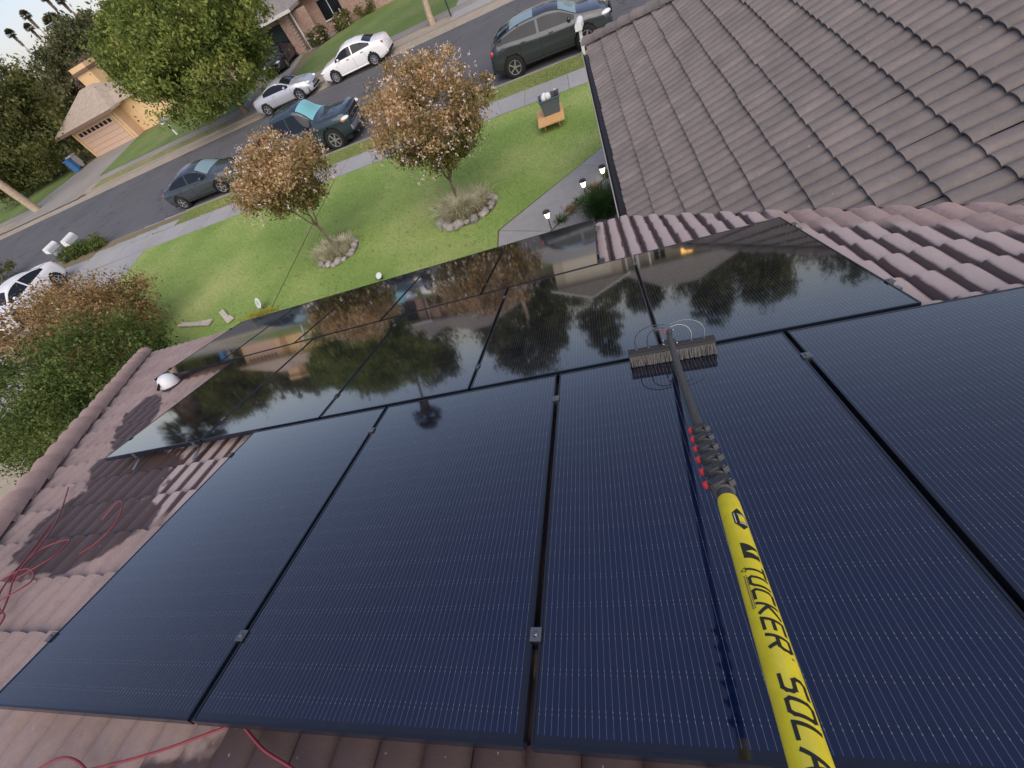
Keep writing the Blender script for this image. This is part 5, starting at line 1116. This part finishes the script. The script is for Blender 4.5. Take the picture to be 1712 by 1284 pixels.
# ---- shrubs beside the house
def shrub(name, label, base, c, r, n, size, mat, cl=120, crr=0.2, hollow=0.55, zmin=0.05, stems=6, aspect=0.5, group=None):
    t = thing(name, label, 'shrub', base, 0, group); b = B()
    for k in range(stems):
        a = 6.28*k/stems; limb(b, (0.08*math.cos(a), 0.08*math.sin(a), -0.05), (c[0]+math.cos(a)*r[0]*0.6, c[1]+math.sin(a)*r[1]*0.6, c[2]+r[2]*0.3), 0.035, 0.008, 5, 0.08, 6)
    b.build('stems', 'bark', t, 1.2); leaf_obj('foliage', crown_pts(n, c, r, cl, crr, hollow, zmin), size, mat, t, aspect, 0.5, 0.05); return t
shrub('rusty_shrub', 'rust brown bushy tree left of the roof corner, before the driveway', (-16.2, 9.0, 0), (0, 0, 1.10), (2.3, 1.8, 0.95), 20000, 0.085, 'leaf_rust', 170, 0.26)
shrub('rusty_shrub', 'rust brown bush at the left edge, farther from the roof', (-19.6, 9.8, 0), (0, 0, 1.2), (2.4, 1.7, 1.05), 12000, 0.09, 'leaf_rust', 130, 0.28)
shrub('green_shrub', 'dense dark green shrub below the rust bush, beside the hip', (-13.8, 6.7, 0), (0, 0, 1.15), (1.8, 1.5, 1.25), 18000, 0.075, 'leaf_shrub', 170, 0.20)
shrub('green_shrub', 'dark green shrub at the left edge beside the hip tiles', (-14.9, 5.0, 0), (0, 0, 0.9), (1.7, 1.2, 1.05), 12000, 0.075, 'leaf_shrub', 150, 0.20)
shrub('green_shrub', 'grey green shrub at the far left edge', (-17.6, 6.4, 0), (0, 0, 1.0), (1.9, 1.6, 1.1), 9000, 0.09, 'leaf_shrub', 130, 0.22)
struct(B().sheet([(-21, 1.0), (-9.2, 1.0), (-9.2, 4.6), (-12, 5.0), (-21, 5.0)], 0.002).build('side_yard', 'dust'))
hd = thing('low_hedge', 'low green hedge below the white mailboxes', 'hedge', (-27.9, 18.85, 0)); leaf_obj('foliage', np.concatenate([crown_pts(1400, (x, 0.03*x, 0.28), (0.5, 0.42, 0.32), 30, 0.10, 0.4, 0.0) for x in (-1.2, -0.5, 0.2, 0.9, 1.4)]), 0.09, 'leaf_shrub', hd); 
b = B()
for x in (-1.2, -0.5, 0.2, 0.9, 1.4): limb(b, (x, 0, -0.03), (x+0.1, 0, 0.35), 0.02, 0.008, 3)
b.build('stems', 'bark', hd)
for i, (x, y, lb) in enumerate([(-36.5, 19.3, 'olive bush at the left edge beside the near kerb'), (-19.9, 43.1, 'bush with white flowers against the brick house pillar'), (-17.9, 44.6, 'bush with white flowers under the brick house window'), (-15.9, 45.6, 'dark bush at the right end of the brick house')]):
    s = shrub('flowering_shrub' if i in (1, 2) else 'bush', lb, (x, y, 0), (0, 0, 0.5), (0.9, 0.7, 0.55) if i else (1.6, 1.2, 0.9), 2600, 0.12, ('leaf_olive', 'leaf_dark', 'leaf_dark', 'leaf_dark')[i], 40, 0.15, stems=4)
    if i in (1, 2): leaf_obj('blossoms', crown_pts(160, (0, 0, 0.55), (0.9, 0.7, 0.55), 30, 0.05, 0.95, 0.05), 0.10, 'blossom', s, 0.8)
# ---- street and garden trees
tree('shade_tree', 'broad bright green tree overhanging the far side of the street', (-22.8, 32.3, 0), 1.9, 0.22, [((0.0, -0.9, 3.3), (5.2, 3.6, 3.0)), ((2.0, -0.2, 5.4), (4.6, 4.0, 2.6)), ((-3.2, 0.4, 4.8), (3.2, 3.0, 2.6))], 'leaf_green', 78000, 0.20, zmin=0.75, droop=0.35, cl=190, crr=0.075, hollow=0.55)
tree('evergreen_tree', 'big dark evergreen left of the tan house', (-54.5, 44.5, 0), 2.0, 0.35, [((0, 0, 3.6), (5.2, 4.4, 3.6)), ((1.0, 0.5, 6.2), (3.9, 3.6, 3.0)), ((-4.6, -2.6, 3.4), (4.2, 3.8, 3.2))], 'leaf_dark', 36000, 0.30, zmin=0.25, cl=120, crr=0.10, droop=0.3)
FAR = 'trees behind the houses'
specs = [(-66, 50, 10.0, 6.0, 'leaf_dark', 'tall dark tree at the far left behind the evergreen'), (-79, 62, 12.0, 7.0, 'leaf_olive', 'olive tree farthest left on the skyline'), (-60, 66, 9.6, 6.2, 'leaf_olive', 'olive tree under the skyline palms'),
         (-50, 60, 8.0, 5.0, 'leaf_dark', 'dark tree right behind the tan house chimney'), (-63, 62, 8.6, 6.0, 'leaf_olive', 'olive tree filling the gap left of the tan chimney'), (-70, 74, 9.2, 7.0, 'leaf_dark', 'dark tree low on the skyline below the palms'), (-42, 58, 9.4, 5.2, 'leaf_green', 'green tree behind the tan house roof'), (-37, 52, 11.0, 5.0, 'leaf_dark', 'dark tree behind the tan house, right side'), (-30, 57, 12.0, 5.2, 'leaf_dark', 'tall dark tree behind the brick house'),
         (-18, 58, 10.4, 4.4, 'leaf_olive', 'olive tree behind the brick house, mirrored in the panels'), (-11, 60, 10.8, 4.0, 'leaf_dark', 'dark tree between the brick and cream houses'), (-3.5, 62, 14.2, 3.2, 'leaf_dark', 'tall narrow tree behind the cream garage'), (3.0, 64, 8.4, 3.6, 'leaf_olive', 'low olive tree behind the cream house porch'),
         (11, 60, 12.2, 4.0, 'leaf_dark', 'tall dark tree behind the cream house'), (17, 58, 10.6, 4.2, 'leaf_dark', 'dark tree at the right end of the cream house'), (28, 60, 10.0, 5.5, 'leaf_olive', 'olive tree far right of the cream house'), (40, 58, 11.0, 6.0, 'leaf_dark', 'dark tree beyond the far right corner')]
for x, y, h, r, mt, lb in specs:
    tree('background_tree', lb, (x, y, 0), h*0.28, 0.24, [((0, 0, h*0.46), (r, r*0.85, h*0.34)), ((r*0.15, 0, h*0.74), (r*0.66, r*0.6, h*0.28))], mt, 11000 if x < 0 else 8000, 0.42, group=FAR, zmin=0.4, cl=70, crr=0.12, droop=0.2)
tree('pink_tree', 'small pinkish bare tree behind the tan house chimney', (-53.5, 57.0, 0), 2.2, 0.16, [((0, 0, 4.4), (2.2, 2.0, 1.7))], 'leaf_pink', 5000, 0.25, group=FAR, cl=50)
for x, y, h, lb in [(-7.72, 31.95, 4.6, 'pale trunked street tree at the top, cut off by the frame')]:
    tree('street_tree', lb, (x, y, 0), h, 0.21, [((0, 0.4, 7.2), (2.8, 2.8, 2.0))], 'leaf_olive', 7000, 0.26, 'bark_pale', lean=(0.35, 0.5), cl=60)
pst = thing('street_post', 'thin dark post on the far verge beside the pale trunk', 'post', (-6.45, 31.75, 0)); B().tube([(0, 0, -0.1), (0, 0, 2.6)], 0.045, 8).build('pole', 'dark_green', pst); B().box((0, 0, 2.4), (0.5, 0.03, 0.6)).build('sign_plate', 'gutter', pst)
# long dark hedge line hiding the gardens behind the houses
hg = thing('garden_hedge', 'long dark hedge closing off the gardens behind the houses', 'hedge', (-20, 68, 0)); leaf_obj('foliage', np.stack([RNG.uniform(-75, 75, 26000), RNG.normal(0, 1.6, 26000), RNG.uniform(0.1, 4.6, 26000)+RNG.normal(0, 0.3, 26000)], 1), 0.55, 'leaf_dark', hg)
# ---- palms
def palm(label, x, y, h, r, head, skirt, nf, group, name='fan_palm', trunk='bark', lean=0.0):
    t = thing(name, label, 'palm', (x, y, 0), 0, group); b = B(); top = Vector((lean, 0, h)); limb(b, (0, 0, -0.2), top, r, r*0.7, 8, 0.01, 10); b.build('trunk', trunk, t, 1.2)
    V = []; F = []
    for k in range(nf):                                   # stiff fans on stalks
        el = math.asin(random.uniform(-0.35, 1.0)); az = random.uniform(0, 6.28); d = Vector((math.cos(az)*math.cos(el), math.sin(az)*math.cos(el), math.sin(el))); c = top+d*head*0.5
        s = d.cross(Vector((0, 0, 1))).normalized(); u = s.cross(d)
        for j in range(9):
            a = -1.1+2.2*j/8; e = c+(d*math.cos(a)+s*math.sin(a)+u*random.uniform(-0.15, 0.15))*head*0.5; e.z -= head*0.10; nn = (d*-math.sin(a)+s*math.cos(a))*head*0.045; o = len(V); V += [c-nn*0.5, c+nn*0.5, e+nn, e-nn]; F.append((o, o+1, o+2, o+3))
        o = len(V); V += [top-s*head*0.015, top+s*head*0.015, c+s*head*0.015, c-s*head*0.015]; F.append((o, o+1, o+2, o+3))
    B().add(V, F).build('fronds', 'palm_frond', t)
    V = []; F = []
    for k in range(int(nf*2.2)):                           # dead fronds hanging against the trunk
        az = random.uniform(0, 6.28); z0 = random.uniform(0, skirt); d = Vector((math.cos(az), math.sin(az), 0)); s = Vector((-d.y, d.x, 0)); p = top+d*r*1.0+Vector((0, 0, -z0)); q = p+d*head*0.26*(1-0.4*z0/skirt)+Vector((0, 0, -head*random.uniform(0.35, 0.6))); o = len(V); V += [p-s*0.06, p+s*0.06, q+s*head*0.09, q-s*head*0.09]; F.append((o, o+1, o+2, o+3))
    B().add(V, F).build('skirt', 'palm_skirt', t)
SKY = 'palms on the skyline'
for i, (az, dist, el, lb) in enumerate([(45.75, 195, 3.35, 'skyline palm standing alone, leftmost'), (44.45, 200, 3.15, 'skyline palm, shorter of the close pair'), (43.95, 188, 3.75, 'skyline palm, taller of the close pair'), (41.95, 182, 4.05, 'skyline palm with its head cut by the frame, left'), (41.20, 186, 3.55, 'skyline palm beside the big green tree, rightmost')]):
    a = R_(az); x, y = -math.sin(a)*dist, math.cos(a)*dist; palm(lb, x, y, CAMZ+dist*math.tan(R_(el))-0.7, 0.12, 1.35, 2.0, 90, SKY)
a = R_(42.75); palm('thick shaggy palm rising from the trees on the skyline', -math.sin(a)*120, math.cos(a)*120, CAMZ+120*math.tan(R_(2.75))-0.6, 0.45, 1.8, 4.5, 90, SKY)
palm('tan trunked palm on the far kerb at the left edge', -48.6, 33.6, 8.2, 0.36, 3.4, 2.4, 70, None, 'kerb_palm', 'bark_pale')
a = R_(29.7); palm('tall palm behind the brick house, mirrored as a brown ball in a panel', -math.sin(a)*74, math.cos(a)*74, CAMZ+74*math.tan(R_(9.8)), 0.28, 2.8, 1.8, 60, None)
